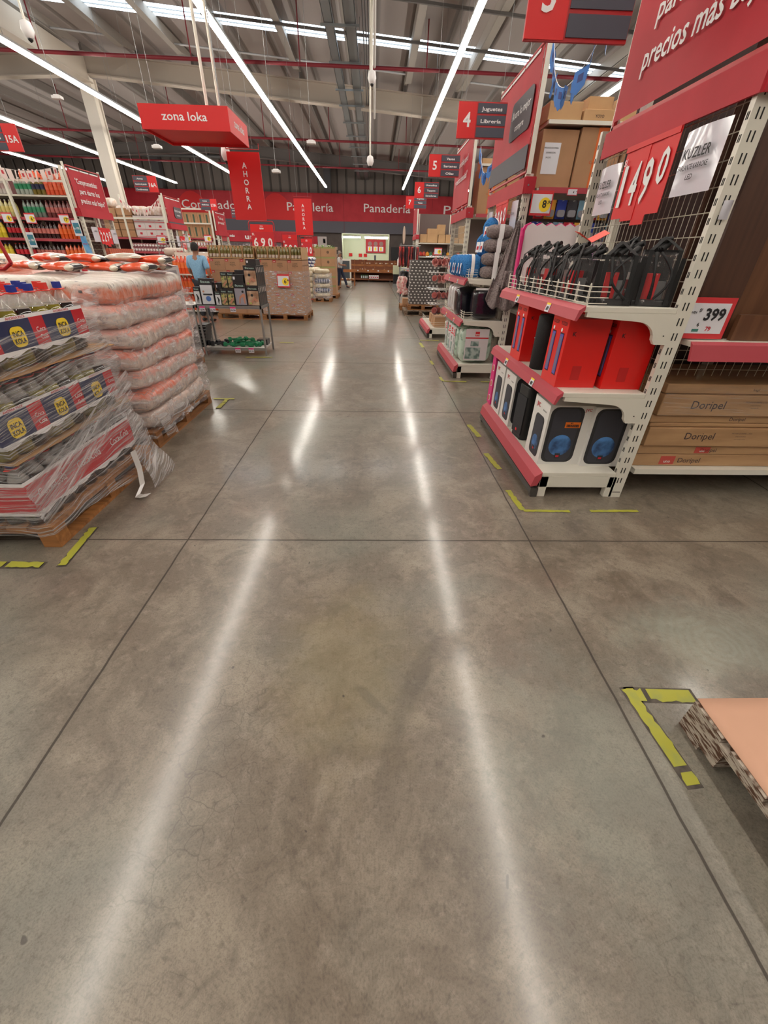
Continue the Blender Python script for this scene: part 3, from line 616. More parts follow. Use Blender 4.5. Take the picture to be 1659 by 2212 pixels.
# clear carry bags with black straps on the top shelf
CLR=film_mat('clear_vinyl',(6,6,2.5),.05,.75,.6,.72,5,.5); STRAP=mat('black_strap',(20,20,22),.55)
def carrybag(label,loc,rz,seed,col):
    r=random.Random(seed); t=T('carry_bag',label,'bag',loc,rz); w,d,h=.23,.15,.24+r.random()*.04
    def f(u,v):
        a=2*PI*u; k=1-.35*v; sx=abs(math.cos(a))**.45*math.copysign(1,math.cos(a)); sy=abs(math.sin(a))**.45*math.copysign(1,math.sin(a))
        n=.008*math.sin(7*a+seed+9*v)*math.sin(PI*v)
        return (w/2*sx*(1-.12*v)+n+.02*v*math.sin(seed),d/2*sy*k+n,h*v)
    MB().grid(f,28,12,closeu=True).obj('vinyl',CLR,t)
    MB().box(-w/2+.005,w/2-.005,-d/2+.005,d/2-.005,0,.035).obj('base',STRAP,t,bevel=.01)
    b=MB()
    for s in (-1,1):
        P=[(s*w*.34,-d/2*(1-.3*v)-.004,.01+v*h) for v in (0,.3,.6,1)]+[(s*.03,-.02,h+.05),(0,0,h+.06+.02*r.random())]
        for p,q in zip(P,P[1:]):
            b.add([(p[0]-.011,p[1],p[2]),(p[0]+.011,p[1],p[2]),(q[0]+.011,q[1],q[2]),(q[0]-.011,q[1],q[2]),(p[0]-.011,p[1]+.003,p[2]),(p[0]+.011,p[1]+.003,p[2]),(q[0]+.011,q[1]+.003,q[2]),(q[0]-.011,q[1]+.003,q[2])],[(0,1,2,3),(4,7,6,5),(0,4,5,1),(3,2,6,7),(0,3,7,4),(1,5,6,2)])
        b.box(s*w*.46-.012,s*w*.46+.012,-d/2*.8,-d/2*.8+.004,0,h*.9)
    b.box(-w*.42,w*.42,-.012,.012,h-.012,h+.012); b.cyl((-.03,0,h+.05),(.035,.01,h+.065),.014,8); b.obj('straps',STRAP,t)
    MB().box(-w*.44,w*.44,d/2-.014,d/2-.006,.03,h*.92).obj('back_mesh',STRAP,t)
    b=MB()
    for q in range(3): 
        a0=r.uniform(-w*.4,w*.4); s1=r.uniform(-.12,.12); b.tube([(a0+s1*math.sin(t_*PI)+.02*t_,-d*(.25+.33*math.sin(t_*2.2)),h*(1-.85*t_)) for t_ in [k_/8 for k_ in range(9)]],.007,6); b.cyl((a0,-.02,h+.01),(a0+.05,.02,h+.045),.017,7)
    b.obj('loose_strap',STRAP,t)
    b=MB(); b.box(-.05,.02,-.03,.03,.036,.17,0); b.box(.025,.07,-.02,.03,.036,.13,1); o=b.obj('boxed_tools',[mat('tool_red',(206,28,34),.4),mat('tool_grey',(120,120,122),.4)] if col else [mat('tool_white',(214,210,206),.4),mat('tool_red',(206,28,34),.4)],t)
    return t
bl=['clear bag with black straps at the near end of the top shelf, against the upright','clear bag with a red carton inside, near front of the top shelf','clear bag with grey tool, second from the near end','clear bag under an orange folded card, middle of the top shelf','clear bag with white carton inside, behind the wire fence','clear bag left of the white carton bag on the top shelf','clear bag with looped strap near the magenta stand','farthest clear bag beside the magenta stand','clear bag in the back row, middle of the top shelf','clear bag in the back row, behind the far bags']
for i,(x,y) in enumerate([(1.66,2.71),(1.42,2.72),(1.6,2.93),(1.34,3.03),(1.36,3.24),(1.33,3.46),(1.33,3.68),(1.33,3.88),(1.58,3.3),(1.58,3.66)]):
    carrybag(bl[i],(x,y,1.28),R(-90 if i>1 else -10)+.25*math.sin(i*3),i,i%2==1 or i==0)
b=MB(); b.add([(0,0,0),(.1,0,.05),(.1,.08,.07),(0,.08,.02),(-.09,.0,.05),(-.09,.08,.06)],[(0,1,2,3),(0,3,5,4)]); o=b.obj('folded_card',mat('card_orange',(232,66,44),.5),loc=(1.36,2.98,1.6)); tag(o,'small orange folded card stuck in the bags on the top shelf','card')
so=o.modifiers.new('s','SOLIDIFY'); so.thickness=.002
# magenta stand at the far end
t=T('carton_stand','magenta cardboard stand with a white scalloped top at the far end of the speaker display','display stand',(0,4.26,0))
P=[(1.24,.21),(1.86,.21),(1.86,1.76)]+[(1.86-.54*(k/12),1.76+(.02 if k%2 else 0)) for k in range(1,13)]+[(1.3,1.72),(1.3,1.2),(1.55,1.18),(1.55,.78),(1.24,.74)]
MB().prism(P,0,.03,'y').obj('back_panel',PINK,t); MB().prism([(1.32,1.3),(1.84,1.3),(1.84,1.755)]+[(1.84-.5*(k/12),1.755+(.022 if k%2 else 0)) for k in range(1,13)]+[(1.325,1.72)],-.004,-.001,'y').obj('white_inner_face',mat('white_card',(224,214,216),.6),t)
b=MB(); b.prism([(0,.21),(-.13,.21),(-.1,.74),(0,.74)],1.225,1.24,'x'); b.obj('side_panel',PINK,t); b=MB(); b.prism([(0,1.2),(-.1,1.2),(-.05,1.5),(-.03,1.68),(0,1.74)],1.285,1.3,'x'); b.obj('side_panel',PINK,t)
b=MB()
for z in (.27,.42,.57): b.cyl((1.223,-.07,z),(1.225,-.07,z),.032,16,0); b.cyl((1.221,-.07,z),(1.223,-.07,z),.026,16,1)
b.obj('round_pictures',[WT,mat('picture_tan',(190,120,90),.6)],t)
# ================= RIGHT GONDOLAS
def gondola(name_label,x0,x1,y0,dep,levels,h=2.2,frame=None,back=(150,142,132),rails=True,posts=1.3,sd=1,toprail=None,backz=None,pm=None):
    t=T('gondola',name_label,'shelving',(0,0,0)); xs=[]
    yb=y0+dep
    MB().box(x0,x1,yb,yb+.03,.1,backz or h).obj('back_panel',mat('gondola_back_%d'%back[0],back,.6),t)
    n=max(1,round(abs(x1-x0)/posts))
    for k in range(n+1):
        x=x0+(x1-x0)*k/n; b=MB(); b.box(x-.02,x+.02,yb-.04,yb,0,h); 
        if frame: b.box(x-.02,x+.02,y0+.03,y0+.07,h-1.0 if frame<1 else 0.0,frame+2.0 if frame<1 else frame); 
        b.obj('post',pm or WHITE,t)
    if toprail:
        b=MB()
        for z in toprail: b.box(x0,x1,y0+.03,y0+.06,z,z+.035)
        b.obj('front_bar',WHITE,t)
    for z in levels:
        MB().box(x0+.01,x1-.01,y0+.08 if z>2.1 else y0,yb-.001,z-.035,z).obj('shelf',WHITE,t)
        if rails and z<=2.3: MB().box(x0+.01,x1-.01,y0-.014,y0-.001,z-.055,z).obj('price_rail',REDR,t)
    MB().box(x0,x1,y0+.04,y0+.06,.02,.16).obj('kick_plate',mat('kick',(90,86,82),.6),t)
    return t
# furniture gondola, right edge
t=T('gondola','furniture shelving at the right edge with a white base shelf and red price rail','shelving')
MB().box(1.93,5,2.6,4.0,.18,.22).obj('base_shelf',WHITE,t); MB().box(1.93,5,2.55,3.9,1.075,1.105).obj('shelf',WHITE,t)
b=MB(); b.prism([(2.55,1.105),(2.52,1.09),(2.5,1.0),(2.515,1.0),(2.535,1.075)],1.92,5,'x'); b.obj('price_rail',REDR,t)
MB().box(1.93,5,4.0,4.03,.1,3.2).obj('back_panel',mat('gondola_back_dark',(70,50,48),.7),t)
b=MB()
for k in range(30): b.cyl((1.95+k*.06,2.75,.86),(1.95+k*.06,2.75,1.07),.0022,5)
for k in range(3): b.cyl((1.95,2.75,.9+k*.06),(3.7,2.75,.9+k*.06),.0022,5)
b.obj('wire_divider',WIRE,t)
for x in (1.93,3.2,4.4): MB().box(x,x+.04,3.9,3.99,0,3.1).obj('post',WHITE,t)
# flat-packed cartons
fz=[(.222,.315,1.93),(.317,.385,1.94),(.387,.525,1.95),(.527,.555,1.95),(.557,.61,1.94),(.612,.757,1.96),(.76,.825,1.97)]
pos=['lowest','second from the bottom','thick third','very thin fourth','thin fifth','thick sixth, film-wrapped','topmost']
for i,(a,c,x) in enumerate(fz):
    t=T('furniture_carton','flat brown furniture carton, %s of the stack on the base shelf'%pos[i],'carton',(x,2.66-.02*(i%3==2),a))
    MB().box(0,1.9,0,.62,0,c-a).obj('carton',CARDD,t,bevel=.006)
    h=c-a
    it=[]
    if i in (0,1): it=[('Doripel',.42+.1*i,h*.3,h*.42)]
    if i==2: it=[('Doripel',.38,h*.4,.05),('MÓVEIS DORIPEL LTDA',.68,h*.7,.01),('Indústria brasileira',.68,h*.55,.007),('www.doripel.com.br',.68,h*.4,.007)]
    if i==4: it=[('Doripel',.62,h*.3,h*.5)]
    if i==5: it=[('Doripel',.33,h*.36,.055),('MÓVEIS DORIPEL LTDA',.66,h*.66,.011),('Indústria brasileira',.66,h*.52,.007),('Arapongas PR',.66,h*.4,.007)]
    if i==6: it=[('frágil',.62,h*.35,h*.25)]
    if it: letters(t,mat('carton_print',(66,56,60),.6),it,-.002,bold=.0)
    if i<2:
        MB().box(.2+.22*i,.2+.22*i+.11,-.002,-.001,h*.15,h*.85).obj('red_label',mat('label_red',(196,80,70),.6),t); letters(t,WT,[('uno',.255+.22*i,h*.3,h*.25)],-.004,name='label_lettering')
t=T('film_wrap','thin clear film around the stack of flat furniture cartons','film')
def f(u,v): return (1.955+1.9*u,2.625-.004*math.sin(30*u+5*v),.62+.2*v)
MB().grid(f,40,5).obj('sheet',film_mat('carton_film',(1,1,30),.05,.5,.52,.74,3,.0),t)
# dark boards on the shelf above
DB=mat('dark_board',(86,56,42),.5,c2=(72,46,36),sc=3,stretch=(9,3,.6),lo=.35,hi=.65); DB2=mat('brown_board',(112,74,50),.5,c2=(98,62,42),sc=3,stretch=(9,3,.6))
bl=['dark brown wardrobe board left behind the near upright','brown wardrobe board standing behind the price sign','lighter brown narrow wardrobe board right of the price sign','dark brown wardrobe board at the right edge','dark wardrobe board deep on the shelf','brown wardrobe board out to the right']
for i,(x0,x1,y,m) in enumerate([(1.95,2.2,2.62,DB),(2.21,2.46,2.64,DB2),(2.47,2.62,2.62,DB2),(2.63,3.0,2.66,DB),(1.95,2.5,2.9,DB),(3.01,3.5,2.64,DB2)]):
    MBo=MB().box(x0,x1,y+.04,y+.06,1.105,3.0-.1*(i%2)).obj('wardrobe_board',m,bevel=.002); tag(MBo,bl[i],'board')
# boxes across the lower front of shelf
MBo=MB().box(2.2,3.4,2.6,2.63,1.106,1.25).obj('wardrobe_board',DB2); tag(MBo,'low brown board lying along the shelf edge below the price sign','board')
t=T('price_sign','white price sign with a red border reading 399 below the brown boards','price sign',(1.975,2.612,1.112))
MB().box(-.175,.175,0,.003,0,.225).obj('frame',mat('price_border',(214,60,66),.4),t); MB().box(-.165,.15,-.002,0,.03,.195).obj('white_panel',PAPER,t)
letters(t,BKM,[('399',.07,.105,.062,.125),('S/',-.025,.15,.016),('CASA JOVEN',-.09,.14,.012,.09),('ROPERO',-.11,.125,.007),('6',-.01,.07,.02)],-.005,bold=.03); letters(t,JR,[('79',.06,.045,.024)],-.005,bold=.03,name='red_lettering',label='small red number')
letters(t,WT,[('MUNDO',-.13,.203,.012)],-.005,name='border_lettering')
MB().box(-.15,-.115,-.004,-.002,.045,.085).obj('wardrobe_picture',DB2,t); MB().box(-.035,.005,-.004,-.002,.04,.055).obj('green_tab',mat('tab_green',(70,130,120),.5),t)
# shelving seen through the mesh behind the speaker display: box shelf sides
# --- gondola with toys (second)
G2=gondola('white shelving with cartons on top between the speaker and bedding displays',1.95,7.0,6.05,.8,(.25,.9,1.45,2.24,2.84),h=3.1,toprail=(2.8,),back=(120,104,100))
G3=gondola('white shelving with cartons beyond the bedding display',1.95,7.0,9.55,.8,(.25,.9,1.45,2.24),h=3.1,toprail=(2.95,),back=(118,104,100))
ORG=mat('tape_orange',(226,112,46),.6)
def carton(label,x,y,z,w,d,h,stripe=False,group=None,m=None,text=None,rz=0,sheet=False):
    t=T('cardboard_carton',label,'carton',(x,y,z),rz,group)
    MB().box(0,w,0,d,0,h).obj('carton',m or CARD,t,bevel=.006)
    MB().box(-.001,w+.001,d/2-.03,d/2+.03,h-.03,h+.002).obj('packing_tape',mat('tape_brown',(168,120,76),.35,coat=.6),t)
    if stripe: 
        MB().box(w*.38,w*.62,-.003,-.001,0,h).obj('orange_stripe',ORG,t)
        letters(t,mat('orange_print',(200,90,40),.6),[('Campomar',w*.5,h*.42,.03)],-.005)
    if text: letters(t,BKM,[(text,w*.5,h*.3,min(.05,h*.25))],-.003)
    if sheet:
        MB().box(w*.1,w*.55,-.004,-.002,h*.25,h*.78).obj('paper_label',PAPER,t); letters(t,BKM,[('PRODUCTO PARA',w*.3,h*.68,.014),('EXHIBICION',w*.3,h*.6,.014),('SALDO',w*.25,h*.52,.014)],-.006,name='label_lettering')
    return t
carton('big carton with a white paper label on the upper shelf behind the speakers',1.93,6.15,2.24,.42,.5,.53,sheet=True)
carton('big carton with an orange stripe on the upper shelf behind the speakers',2.37,6.13,2.24,.5,.5,.55,stripe=True)
carton('big carton right of the orange striped one, partly behind the large banner',2.9,6.13,2.24,.5,.5,.5)
carton('carton lying on the topmost shelf behind the blue pennants',1.95,6.15,2.84,.38,.5,.16,m=CARD2)
carton('long pale carton on the topmost shelf with black print',2.35,6.13,2.84,.36,.5,.1,m=CARD2,text='YOYO')
carton('small pale carton stacked highest on the topmost shelf',2.4,6.2,2.94,.28,.35,.12,m=CARD2)
carton('carton out to the right on the topmost shelf',2.75,6.15,2.84,.5,.45,.22,m=CARD2)
carton('big orange striped carton on the shelf beyond the bedding display',1.97,9.62,2.24,.5,.5,.7,stripe=True)
carton('plain carton right of the striped one beyond the bedding display',2.5,9.62,2.24,.5,.5,.6)
carton('low carton on the top bar beyond the bedding display',1.98,9.62,2.945,.45,.4,.12,m=CARD2)
# toys, stationery seen behind
TC=[((40,60,150),'blue'),((190,40,50),'red'),((60,60,66),'dark'),((230,170,60),'amber'),((110,150,170),'pale blue')]
def blister(label,x,y,z,c,group):
    t=T('toy_blister',label,'toy',(x,y,z),0,group)
    MB().box(-.06,.06,.01,.013,0,.19).obj('card',mat('blister_%d'%c[0],c,.6),t); b=MB(); b.prism(rrect(-.045,.045,.02,.09,.02),-.02,.01,'y',0); b.obj('car',mat('toy_grey',(150,150,155),.4),t); MB().cyl((0,-.04,.18),(0,.3,.18),.003,5).obj('peg',WHITE,t); return t
tp=None
for i in range(10):
    for j in range(2):
        c=TC[(i*2+j)%5]; blister('%s toy card hanging in the %s row of the toy shelving'%(c[1],('lower','upper')[j]),2.03+i*.135,6.1,1.72+j*.22,c[0],'toy cards hanging on the toy shelving')
PU=[(150,110,170),(110,60,130),(196,160,200),(220,210,222),(170,60,110)]
for i in range(22):
    c=PU[i%5]; b=MB(); z0=.9 if i>=11 else 1.45; x=2.05+(i%11)*.11
    b.box(0,.095,0,.06,0,.36+.02*(i%3)); b.box(.01,.085,-.002,0,.2,.3,1)
    o=b.obj('notebook_pack',[mat('purple_%d'%(i%5),c,.5),WT],loc=(x,6.12,z0)); tag(o,'%s upright pack on the %s stationery shelf seen through the mesh'%(('lilac','dark purple','pale lilac','whitish','magenta')[i%5],'lower' if i>=11 else 'upper'),'package','stationery packs behind the mesh')
pricesign((2.0,5.98,1.96),0,'white price sign with a yellow spot reading 8.90 by the second upright','8','.90',w=.26,h=.24)
pricesign((2.35,5.99,2.16),0,'small cream shelf tag above the toy cards','4','.90',w=.12,h=.07,badge=False)
# pennants
def bunting(label,P,n,cols,size=.16,gap=.22,mA=None):
    t=T('pennant_string',label,'pennants',P[0])
    o=Vector(P[0]); A,B,Cc=[Vector(p)-o for p in P]
    def q(s): return A*(1-s)**2+B*2*s*(1-s)+Cc*s**2
    pts=[q(i/24) for i in range(25)]; MB().tube(pts,.003,4).obj('string',WT,t)
    for i in range(n):
        a=q((i+.15)/n); c=q((i+.8)/n); d=(c-a); d.z*=1; w=d.length; dn=Vector((0,0,-1)); 
        off=Vector((0.02*math.sin(i*2.3),0.012*math.cos(i*1.7),0)); ang=.75*math.sin(i*1.9+1); md=(a+c)/2; hd=d/2*1.1; hd=Vector((hd.x*math.cos(ang)-hd.y*math.sin(ang),hd.x*math.sin(ang)+hd.y*math.cos(ang),hd.z)); a=md-hd; c=md+hd
        b=MB(); vs=[a,c,c+dn*size*.75+off,(a+c)/2+dn*size+off,a+dn*size*.75+off]; nn=d.cross(dn).normalized()*.0012
        vs=[v+nn for v in vs]+[v-nn for v in vs]; b.add(vs,[(0,1,2,3,4),(9,8,7,6,5)]+[(k,(k+1)%5,5+(k+1)%5,5+k) for k in range(5)])
        b.add([a*.7+c*.3+dn*size*.2+nn*1.5,a*.3+c*.7+dn*size*.2+nn*1.5,a*.3+c*.7+dn*size*.5+nn*1.5,a*.7+c*.3+dn*size*.5+nn*1.5],[(0,1,2,3)],1)
        b.add([a*.7+c*.3+dn*size*.2-nn*1.5,a*.3+c*.7+dn*size*.2-nn*1.5,a*.3+c*.7+dn*size*.5-nn*1.5,a*.7+c*.3+dn*size*.5-nn*1.5],[(0,1,2,3)],1)
        b.obj('pennant',cols,t)
BF=[mat('pennant_blue',(48,112,190),.5),mat('pennant_navy',(34,52,120),.5)]
bunting('string of blue pennants sagging between the large banner and the second banner',[(1.84,6.02,3.42),(1.84,5.55,2.4),(1.86,4.2,3.45)],12,BF,.17)
bunting('string of blue pennants farther back beside the third banner',[(1.9,9.5,3.2),(1.92,9.0,2.3),(1.9,7.95,3.2)],11,BF,.17)
WF=[mat('pennant_white',(226,206,200),.5),mat('pennant_redprint',(196,60,70),.5)]
# ---------------- bedding display goods
TOW=mat('towel_blue',(60,132,196),.95,c2=(44,114,180),sc=60,bump=.9); TGY=mat('towel_grey',(150,136,134),.95,c2=(126,114,113),sc=55,bump=1.0)
def roll(label,loc,m,rz,w=.3,h=.36,d=.13,group=None,band=True):
    # rolled towel folded over: a rounded slab with a spiral end
    t=T('folded_towel',label,'towel',loc,rz,group)
    def f(u,v):
        a=2*PI*u; e=abs(2*v-1); k=(1-e**4.5)**.5*.98+.02
        cx=math.cos(a); cz=abs(math.sin(a))**.8*math.copysign(1,math.sin(a)); n=1+.03*math.sin(9*v*PI)+.02*math.sin(5*a)
        return (-w/2+w*v,d/2*cx*k*n,h/2+h/2*cz*k*n)
    b=MB(); b.grid(f,24,14,closeu=True); 
    b.obj('cloth',m,t)
    # spiral on the end
    b=MB(); pr=None
    for i in range(40):
        s=i/39; a=s*2*PI*2.2; r=.62-.45*s; p=Vector((-w/2+.014,d/2*.9*r*math.cos(a),h/2+h/2*.92*r*math.sin(a)))
        if pr is not None: b.cyl(pr,p,.009,5)
        pr=p
    b.obj('rolled_edge',m,t)
    if band:
        b=MB(); b.grid(lambda u,v:(-.02+.045*v,(d/2+.008)*math.cos(2*PI*u),h/2+(h/2+.008)*math.copysign(abs(math.sin(2*PI*u))**.7,math.sin(2*PI*u))),24,1,closeu=True); b.obj('paper_band',WT,t)
    return t
pr=roll('first of the blue towels standing at the near end of the wire fence',(1.36,6.32,1.28),TOW,0,w=.26,h=.27,d=.19)
MB().add([(-.14,-.03,.17),(-.14,.03,.17),(-.15,.035,.05),(-.15,-.025,.05)],[(0,1,2,3)],0).add([(-.146,-.015,.12),(-.146,.02,.12),(-.149,.022,.08),(-.149,-.013,.08)],[(0,1,2,3)],1).obj('paper_tag',[WT,JR],pr)
pr.location=(1.31,6.3,1.28)
dup(pr,(1.31,6.5,1.28),0,'second blue towel standing along the wire fence from the near end'); dup(pr,(1.3,6.71,1.28),0,'third blue towel standing along the wire fence'); dup(pr,(1.31,6.92,1.28),0,'fourth blue towel standing along the wire fence'); dup(pr,(1.3,7.13,1.28),0,'fifth blue towel standing along the wire fence'); dup(pr,(1.31,7.35,1.28),0,'farthest blue towel standing along the wire fence')
for i,(x,y,z,l) in enumerate([(1.6,6.55,1.28,'blue towel standing behind the front row, beside the grey stack'),(1.6,6.8,1.28,'blue towel standing in the back row'),(1.58,6.5,1.53,'blue towel lying on the back row next to the grey stack'),(1.56,6.72,1.53,'blue towel lying on the back row, left of the upper one'),(1.6,6.62,1.7,'topmost blue towel of the pile')]):
    dup(pr,(x,y,z),R(12*i),l)
pg=roll('lowest folded grey towel of the stack at the near end',(1.58,6.19,1.28),TGY,R(0),w=.34,h=.15,d=.22,band=False)
MB().box(-.03,.03,-.118,-.113,-.0,.15).obj('paper_band',WT,pg)
for k,l in enumerate(['second folded grey towel from the bottom of the stack','third folded grey towel from the bottom of the stack','topmost folded grey towel of the stack']): dup(pg,(1.58+.01*k,6.19,1.28+.148*(k+1)),0,l)
# hanging towel
def hf(u,v):
    # hangs from a corner on a hook: narrow at top, spreading folds
    s=v**.8; wx=.02+.44*s; x=-.5*wx*1.3+wx*u*1.15; fold=math.sin(u*PI*5.2+.6)*(.012+.035*s)
    z=-(1.02-.16*abs(u-.55)*2*(1 if v>.7 else 0))*v - (.05*math.sin(u*PI*3)*(v**3)); return (x*.75-.06*v,-.02+fold*.9-.04*s,z)
t=T('hanging_towel','large grey towel hanging in folds from a hook over the second display end','towel',(1.77,6.0,1.9))
MB().grid(hf,60,36).obj('cloth',TGY,t).modifiers.new('s','SOLIDIFY').thickness=.01
MB().grid(lambda u,v:(-.1+.11*u-.03*v,-.075-.02*math.sin(u*9),-.52-.22*v*(1-.3*u)),14,8).obj('folded_flap',TGY,t).modifiers.new('s','SOLIDIFY').thickness=.012
b=MB(); b.cyl((0,.09,.0),(0,-.06,.02),.005,6); b.cyl((0,-.05,.015),(0,-.075,.03),.009,8,1); b.obj('hook',[STEEL,BK],t)
# bagged duvets
DK=mat('duvet_black',(26,26,36),.25,coat=1,bump=.8,sc=5,stretch=(1,1,2)); DW=mat('duvet_white',(206,202,204),.25,coat=1,bump=.6,sc=6); DGN=mat('comforter_green',(186,206,190),.35,c2=(120,150,130),sc=12,coat=.9,bump=.4,lo=.5,hi=.6); DGD=mat('comforter_dark',(60,72,60),.35,c2=(140,160,140),sc=12,coat=.9,lo=.5,hi=.65)
def pack(label,loc,rz,w,d,h,m,card=None,rot=None,handle=True,edge=None,group=None,name='bedding_pack'):
    t=T(name,label,'bedding',loc,rz,group)
    if rot: t.rotation_euler=rot
    def f(u,v):
        a=2*PI*u; e=abs(2*v-1); k=(1-e**7)**.5*.94+.06
        cx=abs(math.cos(a))**.35*math.copysign(1,math.cos(a)); cy=abs(math.sin(a))**.35*math.copysign(1,math.sin(a)); n=1+.015*math.sin(11*v)*math.sin(4*a)
        return (w/2*cx*k*n,d/2*cy*k*n,h*v)
    MB().grid(f,28,14,closeu=True).obj('bag',m,t)
    if edge: MB().box(-w/2*.9,w/2*.9,-d/2-.003,-d/2+.02,h-.03,h-.005).obj('zip_edge',WT,t)
    if handle:
        b=MB(); b.tube([(-.05,0,h-.01),(-.04,0,h+.03),(.04,0,h+.03),(.05,0,h-.01)],.006,6); b.obj('handle',WT,t)
    if card:
        cw,ch,cz=card; y=-d/2-.006
        MB().box(-cw/2,cw/2,y,y+.003,cz,cz+ch).obj('printed_card',mat('card_white',(224,216,218),.3,coat=.8),t)
        b=MB(); b.box(-cw/2,cw/2,y-.002,y,cz+ch*.7,cz+ch*.74,0); b.box(-.03,.03,y-.002,y,cz+ch*.78,cz+ch*.92,0); b.box(-cw*.45,cw*.2,y-.002,y,cz+ch*.05,cz+ch*.42,1); b.box(-cw*.25,cw*.1,y-.002,y,cz+ch*.46,cz+ch*.62,1); b.obj('card_print',[mat('card_red',(206,36,46),.5),mat('pattern_print',(176,190,184),.5,c2=(104,128,122),sc=16,lo=.42,hi=.6,detail=1)],t)
        letters(t,WT,[('uno',0,cz+ch*.81,ch*.06)],y-.005)
    return t
pack('pale green comforter pack with a printed card at the near end of the base',(1.47,6.22,.2),0,.46,.26,.5,DGN,card=(.33,.42,.05))
for i,(y,l) in enumerate([(6.48,'pale green comforter pack second on the base of the bedding display'),(6.72,'pale green comforter pack third on the base of the bedding display'),(6.98,'pale green comforter pack fourth on the base of the bedding display'),(7.25,'farthest pale green comforter pack on the base')]):
    pack(l,(1.4,y,.2),R(-90+12*math.sin(i)),.22,.36,.46,DGN,card=(.12,.4,.04))
pack('dark green patterned comforter pack behind the pale one',(1.68,6.5,.2),0,.16,.24,.5,DGD,handle=False)
pack('black duvet in a glossy bag at the near end of the middle shelf',(1.53,6.2,.78),0,.36,.24,.4,DK,edge=True,handle=False)
pack('black duvet bag leaning left of the near one on the middle shelf',(1.36,6.47,.78),0,.2,.36,.4,DK,edge=False,rot=(0,R(-9),R(-78)))
for i,(y,l) in enumerate([(6.72,'white duvet bag with a handle behind the leaning black one'),(6.92,'second white duvet bag on the middle shelf'),(7.12,'third white duvet bag on the middle shelf'),(7.35,'farthest white duvet bag on the middle shelf')]):
    pack(l,(1.4,y,.78),R(-90),.16,.38,.4,DW)
# ---------------- mug display
MUG=[mat('mug_pink',(222,156,150),.3,coat=.6),mat('mug_plum',(96,44,58),.3,coat=.6),mat('mug_grey',(120,116,110),.3,coat=.6),mat('mug_black',(36,34,36),.3,coat=.6)]
MIN=mat('mug_inner',(206,130,124),.4)
def mug(k,loc,label,group,rz=0):
    t=T('mug',label,'mug',loc,0,group); t.rotation_euler=(R(68),0,rz)
    b=MB(); b.lathe([(.032,-.1),(.042,-.09),(.046,-.0),(.042,0),(.038,-.085),(.001,-.09)],n=16,mf=lambda i:1 if i>=3 else 0); b.obj('cup',[MUG[k],MIN],t)
    b=MB(); P=[(0,.044,-.02),(0,.075,-.03),(0,.078,-.055),(0,.044,-.075)]; b.tube(P,.006,6); b.obj('handle',MUG[k],t)
    return t
t=T('mug_rack','steel peg bars on the third display end carrying hanging mugs','rack',(0,0,0))
b=MB()
rows=[1.53,1.24,.93,.64]
for r_,z in enumerate(rows):
    for y in (9.7,10.0,10.3): b.cyl((1.8,y,z),(1.12+.03*r_,y,z),.006,6); 
    b.box(1.12,1.78,9.66,9.67,z+.012,z+.022)
b.obj('peg_bars',mat('chrome_bar',(200,200,200),.25,metal=.8),t)
cn=['pink','plum','grey','black']; rl=['top','second','third','lowest']
for r_,z in enumerate(rows):
    for i in range(6):
        k=[0,0,1,2,3,0,1][(i*2+r_*3+(i//2))%7]
        mug(k,(1.24+.1*i+.02*r_,9.6+.05*(i%2),z-.09),'%s mug hanging in the %s row of the mug rack'%(cn[k],rl[r_]),'mugs on the mug rack',rz=R(-20+8*i)).scale=(1.4,1.4,1.4)
b=MB()
for z in (.23,.27,.31): b.tube([(1.24,9.57,z),(1.24,11.2,z)],.003,5); b.tube([(1.24,9.57,z),(1.75,9.57,z)],.003,5)
for k in range(12): b.cyl((1.24,9.57+k*.148,.2),(1.24,9.57+k*.148,.32),.0025,5)
tag(b.obj('wire_basket_fence',WHITE),'white wire fence around the base of the mug display','fence')
for i,(x,y,l) in enumerate([(1.34,9.66,'small open carton of mugs at the near corner of the mug display base'),(1.34,10.0,'second small carton of mugs on the mug display base'),(1.34,10.4,'farthest small carton of mugs on the mug display base')]): carton(l,x,y,.2,.24,.3,.2)
# dotted stack
DOT=bpy.data.materials.new('dotted_carton'); DOT.use_nodes=True; nt=DOT.node_tree; b_=nt.nodes['Principled BSDF']; tc=nd(nt,'TexCoord'); sp=nd(nt,'SeparateXYZ'); nt.links.new(tc.outputs['Object'],sp.inputs[0])
u=mth(nt,'MULTIPLY',mth(nt,'ADD',sp.outputs[0],mth(nt,'MULTIPLY',sp.outputs[1],.97)),9); v=mth(nt,'MULTIPLY',sp.outputs[2],13); row=mth(nt,'FLOOR',v); u2=mth(nt,'ADD',u,mth(nt,'MULTIPLY',row,.5))
a=mth(nt,'MULTIPLY',mth(nt,'LESS_THAN',mth(nt,'ABSOLUTE',mth(nt,'SUBTRACT',mth(nt,'FRACT',u2),.5)),.22),mth(nt,'LESS_THAN',mth(nt,'ABSOLUTE',mth(nt,'SUBTRACT',mth(nt,'FRACT',v),.5)),.2))
nt.links.new(mixc(nt,a,lin((88,82,80)),lin((216,212,208))),b_.inputs['Base Color']); b_.inputs['Roughness'].default_value=.5
